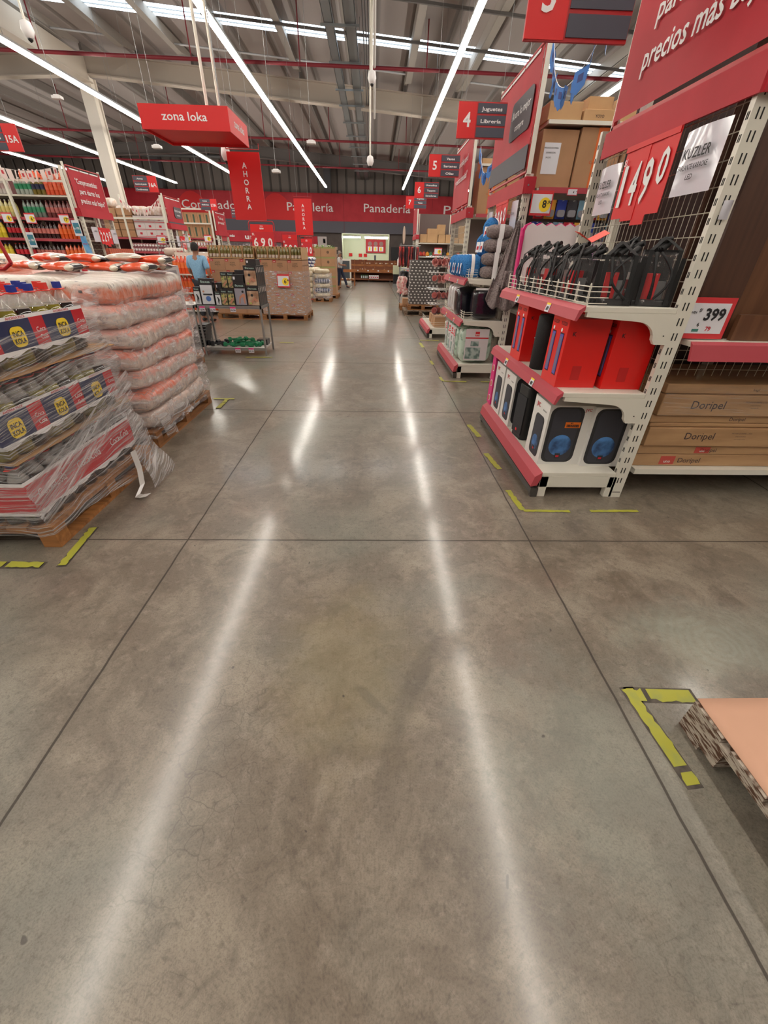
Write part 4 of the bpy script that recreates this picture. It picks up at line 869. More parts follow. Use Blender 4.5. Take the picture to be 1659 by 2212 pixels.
# ================= PALLETS
def pallet(label,loc,rz,L=1.2,Wd=1.0,m=WOOD,h=.144,group=None,by=.05):
    # L along x, deck boards run along x; blocks seen from the long side
    t=T('wooden_pallet',label,'pallet',loc,rz,group)
    n=7; bw=Wd/n*.8
    me=MB().box(-L/2,L/2,-bw/2,bw/2,h-.022,h).me('deck_board',m)
    def pt(nm,me,x,y,z):
        o=bpy.data.objects.new(nm,me); C.objects.link(o); o.parent=t; o.location=(x,y,z); return o
    for k in range(n): pt('deck_board',me,0,-Wd/2+bw/2+(Wd-bw)*k/(n-1),0)
    mc=MB().box(-.05,.05,-Wd/2,Wd/2,h-.044,h-.0225).me('cross_board',m); mb=MB().box(-.05,.05,-by,by,.0225,h-.0445).me('block',m); ms=MB().box(-L/2,L/2,-.05,.05,0,.022).me('skid_board',m)
    for x in (-L/2+.05,0,L/2-.05):
        pt('cross_board',mc,x,0,0)
        for y in (-Wd/2+by,0,Wd/2-by): pt('block',mb,x,y,0)
    for y in (-Wd/2+.05,0,Wd/2-.05): pt('skid_board',ms,0,y,0)
    return t
# right front corner pallet with pink-brown sheet
pallet('worn old pallet at the right edge of the foreground under a salmon cardboard sheet',(1.72,.235,0),0,1.06,1.2,mat('worn_white_wood',(176,164,150),.85,c2=(84,56,38),sc=7,stretch=(3,3,16),bump=.6,lo=.46,hi=.56),by=.085)
def sh(u,v): return (1.2+.9*u,.84-1.1*v,.149+.006*math.sin(u*7)*math.sin(v*5)+.004*(1 if v<.02 else 0))
o=MB().grid(sh,16,16).obj('cardboard_sheet',mat('salmon_card',(204,158,132),.75,c2=(198,152,126),sc=2)); so=o.modifiers.new('s','SOLIDIFY'); so.thickness=.003
tag(o,'salmon cardboard sheet lying on the old pallet in the right foreground','cardboard')
# floor tape
def tape(label,x0,y0,x1,y1,w=.05,seed=0,glue=True):
    d=Vector((x1-x0,y1-y0,0)); L=d.length; d.normalize(); n=Vector((-d.y,d.x,0)); r=random.Random(seed); o=Vector((x0,y0,0)); N=max(8,int(L/.02))
    t=T('floor_tape',label,'floor tape',(x0,y0,0)); a=[];c=[]
    for i in range(N+1):
        s=L*i/N; j1=r.uniform(-.2,.12)*w*(r.random()<.4); j2=r.uniform(-.12,.35)*w*(r.random()<.4)
        a.append(d*s+n*(w/2+j1)); c.append(d*s-n*(w/2-j2*.6))
    vs=[v+Vector((0,0,.0012+seed*.0004)) for v in a]+[v+Vector((0,0,.0012+seed*.0004)) for v in c]
    fs=[(i,i+1,N+2+i,N+1+i) for i in range(N) if not(glue and .2<i/N<.85 and r.random()<.06)]
    MB().add(vs,fs).obj('tape',YEL,t)
    if glue:
        q=w*.62; MB().add([n*q-d*.01+Vector((0,0,.0006)),-n*q-d*.01+Vector((0,0,.0006)),d*(L+.012)-n*q+Vector((0,0,.0006)),d*(L+.012)+n*q+Vector((0,0,.0006))],[(0,1,2,3)]).obj('glue_residue',TAPEG,t)
tape('yellow floor tape arm pointing right to the old pallet in the right foreground',1.06,.955,1.32,.945,.055,1)
tape('torn yellow floor tape arm running back along the old pallet in the right foreground',1.065,.98,1.1,.62,.05,2)
tape('yellow floor tape ahead of the speaker display, right of its corner mark',1.55,2.365,1.9,2.37,.03,3,False); tape('yellow floor tape corner arm ahead of the near speaker display foot',1.07,2.365,1.4,2.36,.03,4,False)
tape('short yellow floor tape arm beside the near foot of the speaker display',1.04,2.66,1.065,2.37,.045,5,False); tape('yellow floor tape dash beside the middle of the speaker display',1.03,3.34,1.07,3.02,.05,6,False)
tape('yellow floor tape dash beside the far end of the speaker display',1.02,4.08,1.06,3.74,.05,7,False); tape('yellow floor tape arm before the bedding display foot',1.0,5.86,1.34,5.84,.045,8,False)
tape('short yellow floor tape arm beside the bedding display corner',.99,6.1,1.0,5.87,.045,9,False); tape('yellow floor tape dash beside the middle of the bedding display',.98,7.2,.99,6.9,.05,10,False); tape('yellow floor tape right of the bedding display foot',1.55,5.84,1.85,5.84,.04,17,False)
tape('yellow floor tape arm before the mug display',.98,9.2,1.4,9.2,.06,11,False); tape('yellow floor tape dash before the mug display, nearer the camera',.96,8.9,.98,8.4,.06,12,False)
tape('worn yellow floor tape arm along the soda pallet',-1.75,1.76,-1.79,2.13,.045,13); tape('broken yellow floor tape arm in front of the soda pallet',-2.3,1.765,-1.86,1.765,.05,14)
tape('yellow floor tape corner beside the far end of the rice pallet',-1.78,4.52,-1.78,4.85,.05,15); tape('yellow floor tape corner arm behind the rice pallet',-1.95,4.87,-1.7,4.87,.04,18,False)
tape('yellow floor tape corner ahead of the table foot',-1.75,7.25,-2.2,7.22,.04,16,False); tape('yellow floor tape piece near the back table leg',-1.62,8.65,-1.9,8.65,.05,19,False)
# ================= SODA PALLET
pallet('orange-brown pallet under the shrink-wrapped soda packs at the left',(-2.36,2.53,0),R(90),1.2,1.0,mat('pallet_fresh',(176,118,64),.7,c2=(132,86,46),sc=3,stretch=(9,1,9),bump=.3,lo=.35,hi=.7))
LIQ=mat('cola_liquid_gold',(126,116,36),.15,coat=1,c2=(108,98,28),sc=6); LIQD=mat('cola_liquid_dark',(28,14,14),.12,coat=1); NECK=mat('bottle_clear',(222,218,212),.12,alpha=.32,coat=1); CAPR=mat('handle_red',(232,60,50),.35,coat=.5); CAPB=BL
def bottle(t,x,y,liq,cap):
    o=MB().lathe([(.05,0),(.058,.012),(.058,.24),(.05,.272)],n=14).obj('bottle',liq,t,loc=(x,y,0))
    MB().lathe([(.0505,.273),(.046,.285),(.028,.32),(.017,.34),(.016,.365)],n=14).obj('neck',NECK,o)
    b=MB(); b.lathe([(.03,.343),(.034,.346),(.03,.35)],n=12,m=0); b.box(-.045,.045,-.012,.012,.344,.35,0); b.box(-.017,.017,-.017,.017,.352,.386,1); b.obj('cap_and_handle',[CAPR,cap],o)
def sodapack(label,liqs,blue=True):
    t=T('soda_pack',label,'soda pack'); 
    for i in range(3):
        for j in range(2): bottle(t,-.12+.12*i,.062+.12*j,liqs[i],CAPR if (i+j)%2 else CAPB)
    w,d=.182,.246; z0,z1=.07,.25
    if not blue: z0,z1=.07,.28
    def f(u,v):
        P=[(-w,-.002),(w,-.002),(w,d),(-w,d)]; s=u*4; k=int(s)%4; f_=s-int(s); a=P[k]; c=P[(k+1)%4]
        return (a[0]+(c[0]-a[0])*f_,a[1]+(c[1]-a[1])*f_-(.004*math.sin(f_*PI) if k==0 else 0),z0+(z1-z0)*v-(.012*math.sin(f_*PI*3) if v<.1 and k in(0,2) else 0))
    def mf(i,j):
        if j>=9: return 2
        if j==0: return 2
        return 1 if (not blue or i%16>=11 and i<16 or 16<=i<32) else 0
    MB().grid(f,64,10,closeu=True,mf=mf,smooth=False).obj('sleeve',[NAVY,mat('cola_red',(200,24,40),.4,coat=.7),WT],t)
    if blue:
        MB().prism(rrect(-.1,.0,.1,.2,.032),-.009,-.007).obj('yellow_badge',YL,t); letters(t,BKM,[('INCA',-.05,.153,.026,.075),('KOLA',-.05,.117,.026,.08)],-.011,bold=.02)
        letters(t,mat('cola_red',(200,24,40)),[('AHORRA PACK',-.02,.2355,.012,.14)],-.008,name='band_lettering'); letters(t,WT,[('Coca',.13,.155,.025,.07),('Cola',.135,.115,.025,.06)],-.008,bold=.0,name='script_lettering')
    else: letters(t,WT,[('Coca-Cola',-.0,.16,.05,.24)],-.009,bold=.0,name='script_lettering')
    return t
A=sodapack('blue and red soda sleeve pack, nearest at the top of the pallet facing the aisle',[LIQ,LIQ,LIQD]); D=sodapack('red cola sleeve pack in the bottom layer, nearest the corner',[LIQD]*3,False)
# local -Y faces the aisle (+X): rz=+90 ; local x -> world +Y
lay=[(D,.146,'bottom'),(A,.545,'middle'),(A,.944,'top')]; used=set()
nm=['front end of the pallet','middle of the pallet','far end of the pallet']
for proto,z,ln in lay:
    for i in range(3):
        for j in range(4):
            if j>1 and ln!='top' and i>0: continue
            if j==3 and i>0 and ln!='top': continue
            loc=(-1.905-.25*j-(.03 if ln=='top' else 0),2.115+.366*i-(.05 if ln=='top' else 0),z+.001); l='%s soda pack, %s layer, %s, %s'%('red cola' if proto is D else 'blue and red',ln,nm[i],['aisle side','second row in','third row in','innermost row'][j])
            if proto not in used:
                used.add(proto); proto.location=loc; proto.rotation_euler=(0,0,R(90)); proto['label']=l; continue
            dup(proto,(loc[0]+.006*math.sin(i*5+j*3),loc[1],loc[2]),R(90+1.6*math.sin(i*4+j*2+z*9)),l)
for z,l in ((.535,'cardboard slip sheet between the bottom and middle layers of soda'),(.934,'cardboard slip sheet between the middle and top layers of soda')):
    def f(u,v): return (-2.88+1.0*u,1.94+1.18*v,z+.003*math.sin(u*20)*math.sin(v*17)*(u>.8))
    o=MB().grid(f,30,30).obj('slip_sheet',mat('slip_card',(170,128,82),.7)); tag(o,l,'cardboard')
    so=o.modifiers.new('s','SOLIDIFY'); so.thickness=.004
# wrap
def wrap(label,x0,x1,y0,y1,z0,z1,m,off=.02,flare=None,nz=22,nu=120,seed=0,kids=None,r=.05):
    t=T('stretch_wrap',label,'film',((x0+x1)/2,(y0+y1)/2,0)); cx,cy=(x0+x1)/2,(y0+y1)/2; hx,hy=(x1-x0)/2+off,(y1-y0)/2+off; rn=random.Random(seed); ph=[rn.uniform(0,6) for _ in range(8)]
    per=2*(hx+hy)*2
    def f(u,v):
        s=u*per; segs=[(2*hy,'r'),(2*hx,'b'),(2*hy,'l'),(2*hx,'f')]
        if s<2*hy: x,y,nx,ny=hx,-hy+s,1,0
        elif s<2*hy+2*hx: x,y,nx,ny=hx-(s-2*hy),hy,0,1
        elif s<4*hy+2*hx: x,y,nx,ny=-hx,hy-(s-2*hy-2*hx),-1,0
        else: x,y,nx,ny=-hx+(s-4*hy-2*hx),-hy,0,-1
        z=z0+(z1-z0)*v; n=.006*math.sin(40*u+ph[0]+6*v)+.006*math.sin(91*u+ph[1]-9*v)+.008*math.sin(7*v+ph[2]+5*u)
        e=flare(x+cx,y+cy,z) if flare else 0
        return (x+nx*(n+e),y+ny*(n+e),z-(e*.3 if flare else 0))
    MB().grid(f,nu,nz,closeu=True).obj('film',m,t)
    return t
wrap('clear stretch film around the upper soda layers of the left pallet',-2.87,-1.9,1.95,3.02,.62,1.12,FILM,.018,seed=1,nz=26,flare=lambda x,y,z:max(0,.09*(1-abs(z-.87)/.15))*max(0,min(1,(y-2.7)/.4)) if x>-1.95 else 0)
def fl(x,y,z):
    k=max(0,(.6-z)/.45); return .10*k*max(0,min(1,(y-2.25)/.6))*(1 if x>-1.95 else 0)+.02*k
w2=wrap('loose clear film falling over the bottom soda layer and pallet edge at the left',-2.87,-1.9,1.95,3.04,.1,.64,FILM,.022,seed=2,flare=fl,nz=30)
# diagonal bunched film band and tail
def band(u,v):
    s=u; y=1.9+1.25*s; z=.3+.36*s**1.1; return (-1.862+.012*math.sin(5*u)+.01*math.sin(v*14+2*u),y,z+(v-.5)*(.26-.08*s)+.01*math.sin(4*u))
o=MB().grid(band,60,12).obj('film_band',FILMW); o['label']='bunched film band running diagonally over the bottom soda layer'; tag(o,o['label'],'film')
def tail(u,v):
    a=u*1.0; y=2.86-.02*u; x=-1.8+.16*u+.02*math.sin(9*u); z=.52-.515*u+.02*math.sin(8*u)*(1-u); return (x+.004*math.sin(v*11),y+(v-.5)*(.12+.26*u)+.015*math.sin(5*u),max(.004,z+.006*math.sin(v*8)))
o=MB().grid(tail,40,14).obj('film_tail',FILMW); tag(o,'loose bunch of film trailing from the soda pallet down to the floor','film')
pts=[(-1.74,2.7,.28),(-1.71,2.66,.16),(-1.69,2.6,.06),(-1.7,2.52,.012),(-1.66,2.5,.02),(-1.62,2.52,.02)]
b=MB(); w=Vector((.01,.018,.004))
for p,q in zip(pts,pts[1:]):
    p=Vector(p);q=Vector(q); b.add([p-w,p+w,q+w,q-w,p-w+Vector((0,0,.003)),p+w+Vector((0,0,.003)),q+w+Vector((0,0,.003)),q-w+Vector((0,0,.003))],[(0,1,2,3),(4,7,6,5),(0,4,5,1),(2,6,7,3),(1,5,6,2),(0,3,7,4)])
tag(b.obj('film_strip',mat('twisted_film',(205,200,196),.25,coat=1)),'twisted strip of white film curling onto the floor beside the soda pallet','film')
# ================= RICE STACKS
pallet('pallet under the tall near stack of wrapped rice bales',(-2.42,4.07,0),R(90),1.36,.98,WOOD)
pallet('pallet under the rice bales at the far left behind the soda packs',(-3.6,4.1,0),R(90),1.36,1.0,WOOD)
B1=bale_mat('rice_bale_salmon',[(228,214,200),(206,188,176),(232,150,130)],9); B2=bale_mat('rice_bale_orange',[(226,204,188),(204,180,166),(232,112,80)],8); B3=bale_mat('rice_bale_white',[(232,226,214),(214,206,192),(226,130,98)],11,flip=True); B4=bale_mat('rice_bale_grey',[(222,206,192),(200,186,178),(228,200,186)],12)
def balemesh(L,w,h,nr,seed):
    r=random.Random(seed); ph=[r.uniform(0,6) for _ in range(6)]
    def f(u,v):
        t=-1+2*v; e=(1-abs(t)**11)**.5 if abs(t)<1 else 0; e=.06+.94*e; a=2*PI*u
        cx=abs(math.cos(a))**.38*math.copysign(1,math.cos(a)); cz=abs(math.sin(a))**.55*math.copysign(1,math.sin(a))
        rb=1+.035*abs(math.sin(nr*PI*v+.6*math.sin(3*a)))-.02+.015*math.sin(3*a+ph[0]+5*v)+.02*math.sin(6*v+ph[1])
        return (w/2*cx*e*rb,L/2*t*(1-.03*(1-e)),h/2*cz*(e*.95+.05)*rb+.012*math.sin(4*v*PI+ph[2]))
    return f
BM={}
def bale(label,loc,m,L=1.34,w=.49,h=.185,nr=14,seed=0,rz=0,group=None,tail=False):
    t=T('rice_bale',label,'rice bale',loc,rz,group)
    MB().grid(balemesh(L,w,h,nr,seed),30,56,closeu=True).obj('printed_sack_bundle',m,t)
    if tail: MB().grid(lambda u,v:(w/2*.6-.4*u*w,-L/2-.02-.10*v,-.02+.05*math.sin(u*PI)-.13*v+.015*math.sin(9*u)),12,8).obj('film_tail',FILM2,t)
    return t
mats_=[B1,B1,B2,B1,B2,B4,B3]; od=['bottom','second','third','fourth','fifth','sixth','top']
order=[B4,B2,B1,B2,B1,B1,B3]
for i in range(7):
    z=.146+.095+.166*i
    off=.012*math.sin(i*2.1)
    bale('wrapped rice bale on the aisle side of the near stack, %s layer from the floor'%od[i],(-2.17+off,4.06+.02*math.cos(i*3),z),order[i],1.36,.5,.186,13,i,R(1.2*math.sin(i*1.7)),tail=(i in (6,3)))
    bale('wrapped rice bale on the inner side of the near stack, %s layer from the floor'%od[i],(-2.68+off,4.07,z),order[(i+2)%7] if i<6 else B3,1.34,.49,.184,12,i+20,R(-1.0*math.sin(i)))
    bale('wrapped rice bale of the far-left stack, aisle half, %s layer'%od[i],(-3.34,4.1,z),order[(i+4)%7] if i<6 else B1,1.34,.5,.186,12,i+40)
    if i>3: bale('wrapped rice bale of the far-left stack, wall half, %s layer'%od[i],(-3.86,4.08,z),B1 if i<6 else B3,1.34,.5,.186,12,i+60)
bale('extra white rice bale crowning the far-left stack',(-3.7,4.4,1.37),B3,.9,.5,.16,10,71,R(80))
wrap('clear stretch film around the near stack of rice bales',-2.9,-1.94,3.4,4.74,.1,1.2,FILM2,.03,seed=5,nz=40,flare=lambda x,y,z:.018*math.sin((z-.146)/.166*2*PI-PI/2))
def tl(u,v): return (-1.9+.05*math.sin(u*9)+.04*v,3.45+.55*u,.28-.2*v*(1-.6*u)+.02*math.sin(20*u))
o=MB().grid(tl,30,10).obj('film_skirt',FILMW); tag(o,'torn skirt of film hanging over the edge of the near rice pallet','film')
# small orange rice bags
def bag_mat():
    m=bpy.data.materials.new('orange_bag_print'); m.use_nodes=True; nt=m.node_tree; b=nt.nodes['Principled BSDF']; tc=nd(nt,'TexCoord'); sp=nd(nt,'SeparateXYZ'); nt.links.new(tc.outputs['Object'],sp.inputs[0]); X=sp.outputs[0]
    n=noise(nt,tc.outputs['Object'],30,3)
    xx=mth(nt,'ADD',X,mth(nt,'MULTIPLY',mth(nt,'SUBTRACT',n,.5),.03))
    c=mixc(nt,mth(nt,'GREATER_THAN',xx,.105),lin((236,84,34)),lin((226,214,196))); 
    yy=mth(nt,'ABSOLUTE',sp.outputs[1]); dk=mth(nt,'MULTIPLY',mth(nt,'GREATER_THAN',X,.118),mth(nt,'LESS_THAN',yy,.05)); c=mixc(nt,dk,c,lin((54,52,58)))
    tx=mth(nt,'MULTIPLY',mth(nt,'MULTIPLY',dk,mth(nt,'LESS_THAN',mth(nt,'ABSOLUTE',mth(nt,'SUBTRACT',X,.13)),.008)),mth(nt,'LESS_THAN',yy,.035)); c=mixc(nt,tx,c,lin((220,214,206)))
    nt.links.new(c,b.inputs['Base Color']); b.inputs['Roughness'].default_value=.3; b.inputs['Coat Weight'].default_value=.8
    bp=nd(nt,'Bump'); bp.inputs['Strength'].default_value=.6; bp.inputs['Distance'].default_value=.01; nt.links.new(noise(nt,tc.outputs['Object'],25,4),bp.inputs['Height']); nt.links.new(bp.outputs[0],b.inputs['Normal']); return m
OB=bag_mat(); OBW=mat('white_bag_print',(224,212,196),.3,c2=(206,190,172),sc=9,coat=.8)
def smallbag(label,m,seed=0):
    t=T('rice_bag',label,'rice bag'); L,w,h=.31,.2,.068
    def f(u,v):
        t_=-1+2*v; e=(1-abs(t_)**4)**.6 if abs(t_)<1 else 0; a=2*PI*u; cx=abs(math.cos(a))**.8*math.copysign(1,math.cos(a))
        return (L/2*t_,w/2*cx*(.82+.18*e)+.004*math.sin(20*v+seed),h/2*math.sin(a)*e*(1+.12*math.sin(9*v+3*u*PI))+h/2)
    MB().grid(f,22,22,closeu=True).obj('bag',m,t)
    MB().box(L/2-.002,L/2+.022,-w/2*.8,w/2*.8,h/2-.0015,h/2+.0015).obj('sealed_end',mat('seal_dark',(60,56,60),.4),t); return t
bp_=smallbag('orange rice bag at the near left of the row on top of the rice stack',OB); bw_=smallbag('white rice bag with a dark seam among the orange ones on top',OBW)
posn=[(-2.93,4.05,0,-.3),(-2.62,4.0,0,-.25),(-2.33,4.12,0,-.2),(-2.05,4.12,0,-.3),(-2.82,4.2,1,-.35),(-2.5,4.18,1,-.15),(-2.22,4.25,1,-.3),(-1.99,4.3,1,-.2),(-2.72,4.42,0,.1),(-2.4,4.45,0,-.4),(-2.1,4.5,0,-.1),(-3.35,4.05,2,-.2),(-3.62,4.1,2,-.1),(-3.5,4.15,3,-.3)]
wl=['first at the left of the lower row','second from the left of the lower row','third in the lower row','fourth in the lower row','leftmost of the upper layer','second of the upper layer','third of the upper layer','rightmost of the upper layer','first of the back row','second of the back row','third of the back row','lower one on the far-left stack','lower outer one on the far-left stack','upper one on the far-left stack']
for i,(x,y,lv,a) in enumerate(posn):
    z=1.35+.056*(lv%2)+(.0 if lv<2 else .02)
    if i==0: bp_.location=(x,y,z); bp_.rotation_euler=(0,0,a); bp_['label']='orange rice bag on top of the rice, '+wl[0]; continue
    if i==6: bw_.location=(x,y,z+.01); bw_.rotation_euler=(0,0,a); bw_['label']='white rice bag lying among the orange ones, '+wl[6]; continue
    dup(bp_,(x,y,z),a,'orange rice bag on top of the rice, '+wl[i],rot=(R(4*math.sin(i)),R(-3*math.cos(i*2)),a))
t=T('red_sign_stand','bent red steel frame standing up from the far-left rice stack at the left edge','sign frame',(0,0,0))
b=MB(); b.tube([(-2.9,3.1,2.1),(-2.5,3.1,1.98),(-2.42,3.1,1.75),(-2.36,3.1,1.42),(-2.42,3.1,1.385),(-2.9,3.1,1.385)],.011,8)
b.tube([(-2.9,3.1,2.1),(-2.9,3.1,.0)],.011,8); b.obj('frame',REDF,t)
# ================= FITNESS TABLE
def table(label,x,y,w,d,h=.775):
    t=T('steel_table',label,'table',(x,y,0))
    m=mat('table_steel',(150,148,146),.4,metal=.5)
    MB().box(0,w,0,d,h-.03,h-.026).box(0,w,0,.02,h-.045,h).box(0,w,d-.02,d,h-.045,h).box(0,.02,0,d,h-.045,h).box(w-.02,w,0,d,h-.045,h).obj('top_frame',m,t)
    MB().box(.02,w-.02,.02,d-.02,h-.026,h-.004).obj('tabletop',mat('table_deck',(206,200,192),.5),t)
    for (a,b_) in ((0,0),(w-.028,0),(0,d-.028),(w-.028,d-.028)): MB().box(a,a+.028,b_,b_+.028,0,h-.046).obj('leg',m,t)
    MB().box(.03,w-.03,.0,d,.1,.125).obj('lower_shelf',mat('table_deck',(206,200,192)),t)
    MB().box(0,w,-.006,.0,.085,.127).obj('shelf_edge',m,t); return t
TX,TY=-2.93,7.4
table('grey steel table with fitness boxes on top and dumbbells below',TX,TY,1.06,.6); table('second steel table left of the fitness table, mostly behind the rice',TX-1.1,TY,1.06,.6)
FB=mat('fit_black',(28,28,32),.4,coat=.5); FW=mat('fit_white',(206,208,212),.5); FO=mat('fit_ochre',(150,112,86),.5,c2=(196,166,138),sc=10); FGR=mat('fit_green',(90,96,60),.5,c2=(180,160,110),sc=25,lo=.45,hi=.55); FBL=mat('fit_blueball',(74,112,176),.4); SK=mat('print_skin',(190,130,104),.6)
def fitbox(label,x,y,z,w,d,h,kind,rz=0,group=None):
    t=T('fitness_box',label,'box',(x,y,z),rz,group)
    MB().box(0,w,0,d,0,h).obj('carton',FB,t,bevel=.002)
    if kind=='plain': 
        MB().box(w*.08,w*.25,-.002,-.001,h*.4,h*.75).obj('label_square',PAPER,t); return t
    pm={'mat':FO,'green':FGR,'white':FW,'ball':FW,'pushup':mat('fit_grey',(150,146,156),.5)}[kind]
    MB().box(w*.05,w*.95,-.002,-.001,h*.04,h*.76).obj('picture',pm,t)
    letters(t,mat('fit_teal',(170,200,190),.5),[('everlast fit'[8:] if 0 else 'fitness',w*.5,h*.84,h*.09,w*.7)],-.002)
    b=MB()
    if kind=='ball': b.prism(disc(w*.55,h*.25,w*.19,0),-.004,-.002,'y',0); b.box(w*.2,w*.9,-.005,-.002,h*.38,h*.44,1); b.prism(disc(w*.25,h*.52,w*.07,0),-.005,-.002,'y',2)
    elif kind=='mat': b.prism([(w*.3,h*.2),(w*.6,h*.45),(w*.8,h*.35),(w*.9,h*.25),(w*.75,h*.22),(w*.55,h*.3),(w*.35,h*.12)],-.004,-.002,'y',2); b.prism(disc(w*.42,h*.55,w*.1,0),-.005,-.002,'y',1); b.prism(disc(w*.26,h*.14,w*.07,0),-.006,-.004,'y',3)
    elif kind=='pushup': b.prism([(w*.3,h*.1),(w*.4,h*.4),(w*.75,h*.55),(w*.9,h*.5),(w*.85,h*.1),(w*.75,h*.1),(w*.7,h*.4),(w*.48,h*.33),(w*.4,h*.1)],-.004,-.002,'y',2); b.prism(disc(w*.72,h*.62,w*.09,0),-.005,-.002,'y',1)
    elif kind=='white': b.prism([(w*.3,h*.1),(w*.45,h*.4),(w*.35,h*.6),(w*.5,h*.62),(w*.75,h*.4),(w*.6,h*.1),(w*.5,h*.1),(w*.6,h*.35)],-.004,-.002,'y',1)
    else: b.prism(disc(w*.3,h*.6,w*.12,0),-.004,-.002,'y',3); b.prism([(w*.2,h*.2),(w*.8,h*.5),(w*.9,h*.4),(w*.4,h*.1)],-.004,-.002,'y',2)
    b.obj('figure_print',[FBL,FB,SK,mat('print_lime',(170,190,90),.5)],t)
    return t
zt=.776
F=lambda l,x,w,d,h,k,y=.02,z=0,g=None: fitbox(l,TX+x,TY+y,zt+z,w,d,h,k,0,g)
F('small white-fronted fitness box at the left end of the table',.0,.1,.1,.26,'white'); F('tall fitness box with a blue exercise ball picture',.11,.21,.14,.38,'ball')
F('small fitness box with a white front right of the ball box',.335,.09,.12,.2,'white',.02)
F('small green-fronted fitness box, left of the pair at the table front',.43,.105,.12,.23,'green'); F('small green-fronted fitness box, right of the pair at the table front',.54,.105,.12,.23,'green')
F('left one of the two green-fronted fitness boxes stacked higher',.43,.1,.12,.23,'green',.16,.24); F('right one of the two green-fronted fitness boxes stacked higher',.535,.11,.12,.23,'green',.16,.24)
F('stacked base under the raised green-fronted fitness boxes',.43,.215,.12,.235,'plain',.16); F('black box lying behind the ball box',.33,.09,.3,.12,'plain',.15,.2); F('black box base behind the ball box',.325,.1,.3,.195,'plain',.15)
F('fitness box with a push-up bar picture',.655,.19,.14,.33,'pushup',.02)
F('black fitness box standing on the push-up box',.655,.18,.14,.11,'plain',.02,.331); F('plain black box behind the push-up boxes',.655,.19,.2,.5,'plain',.2)
for lv in range(2):
    for k in range(5):
        fitbox('exercise mat fitness box at the table end, %s layer, %s'%(('lower','upper')[lv],('nearest','second from the front','third from the front','fourth from the front','farthest')[k]),TX+.852,TY+.02+.11*k,zt+.285*lv,.2,.105,.284,'mat')
fitbox('black box lying on top of the exercise mat boxes',TX+.88,TY+.12,zt+.57,.16,.28,.085,'plain')
# spine print of the mat boxes on the aisle side
for o in [o for o in bpy.data.objects if o.name.startswith('fitness_box') and 'exercise mat fitness' in o.get('label','')]:
    b=MB(); b.box(.2,.2015,.02,.05,.19,.26).box(.2,.2015,.06,.085,.03,.16,1); b.obj('spine_print',[mat('spine_white',(190,186,180),.5),mat('spine_brown',(90,70,60),.5)],o)
def tag_(x,z,txt,l,i):
    t=T('price_tag_card',l,'price tag',(TX+x,TY-.012,z)); MB().box(-.045,.045,0,.003,-.075,0).obj('card',PAPER,t); MB().box(-.045,.045,-.002,0,-.024,0).obj('pink_band',mat('tag_pink',(226,70,140),.5),t); letters(t,BKM,[(txt,0,-.062,.026)],-.003,bold=.02)
for i,(x,z,tx) in enumerate([(.1,.76,'12.90'),(.27,.76,'26.90'),(.6,.76,'39.90'),(.57,.125,'49.90'),(.8,.125,'50.90')]): tag_(x,z,tx,'pink-topped price card on the fitness table, '+['leftmost of the upper rail','second of the upper rail','rightmost of the upper rail','left one on the lower shelf edge','right one on the lower shelf edge'][i],i)
DG=mat('dumbbell_green',(14,118,74),.45,coat=.3); DB_=mat('dumbbell_black',(28,28,32),.4)
def dumb(label,loc,rz,m,s=1):
    t=T('dumbbell',label,'dumbbell',loc); t.rotation_euler=(0,0,rz); r=.038*s
    for k in (-1,1):
        b=MB(); P=[(r*math.cos(PI/3*i+PI/6),r*math.sin(PI/3*i+PI/6)+r) for i in range(6)]; b.prism(P,k*.085-.028,k*.085+.028,'x'); b.obj('weight',m,t,bevel=.008)
    MB().cyl((-.06,0,r),(.06,0,r),.014,10).obj('handle',m,t)
pos=[(.42,.1,0),(.56,.09,.1),(.71,.1,0),(.84,.12,.3),(.48,.22,.8),(.62,.21,-.3),(.78,.26,-.4),(.52,.34,.2),(.66,.36,.5),(.82,.42,0),(.9,.2,1.2)]
for i,(x,y,a) in enumerate(pos): dumb('green dumbbell on the lower shelf of the fitness table, %s'%['left end of front row','second in front row','third in front row','fourth in front row','left of second row','middle of second row','right of second row','left of back row','middle of back row','right of back row','turned sideways at the right'][i],(TX+x,TY+y,.1255),a,DG)
for i,(x,y,a) in enumerate([(.62,.15,.9),(.74,.18,-.6),(.5,.16,.3)]): dumb('green dumbbell lying on top of the pile, %s'%['centre','right','left'][i],(TX+x,TY+y,.203),a,DG)
for i,(x,y,a) in enumerate([(.2,.12,.2),(.22,.3,.9),(.33,.2,1.3),(.1,.22,.6)]): dumb('black dumbbell at the left of the lower shelf, %s'%['front','back','beside the green ones','outermost'][i],(TX+x,TY+y,.1255),a,DB_,1.15)
fitbox('black box on the right of the lower shelf beside the dumbbells',TX+.84,TY+.3,.1255,.18,.2,.09,'plain')
for i in range(7):
    b=MB(); b.box(0,.2,0,.3,0,.045); b.box(.0,.2,-.003,0,.015,.03,1); o=b.obj('weight_plate_box',[DB_,STEEL],loc=(TX-.2+.012*i,TY+.05,.1255+.05*i)); tag(o,'dark flat box in the low pile left of the dumbbells, %s'%('bottom','second','third','fourth','fifth','sixth','top')[i%7],'box','flat boxes left of the dumbbells')
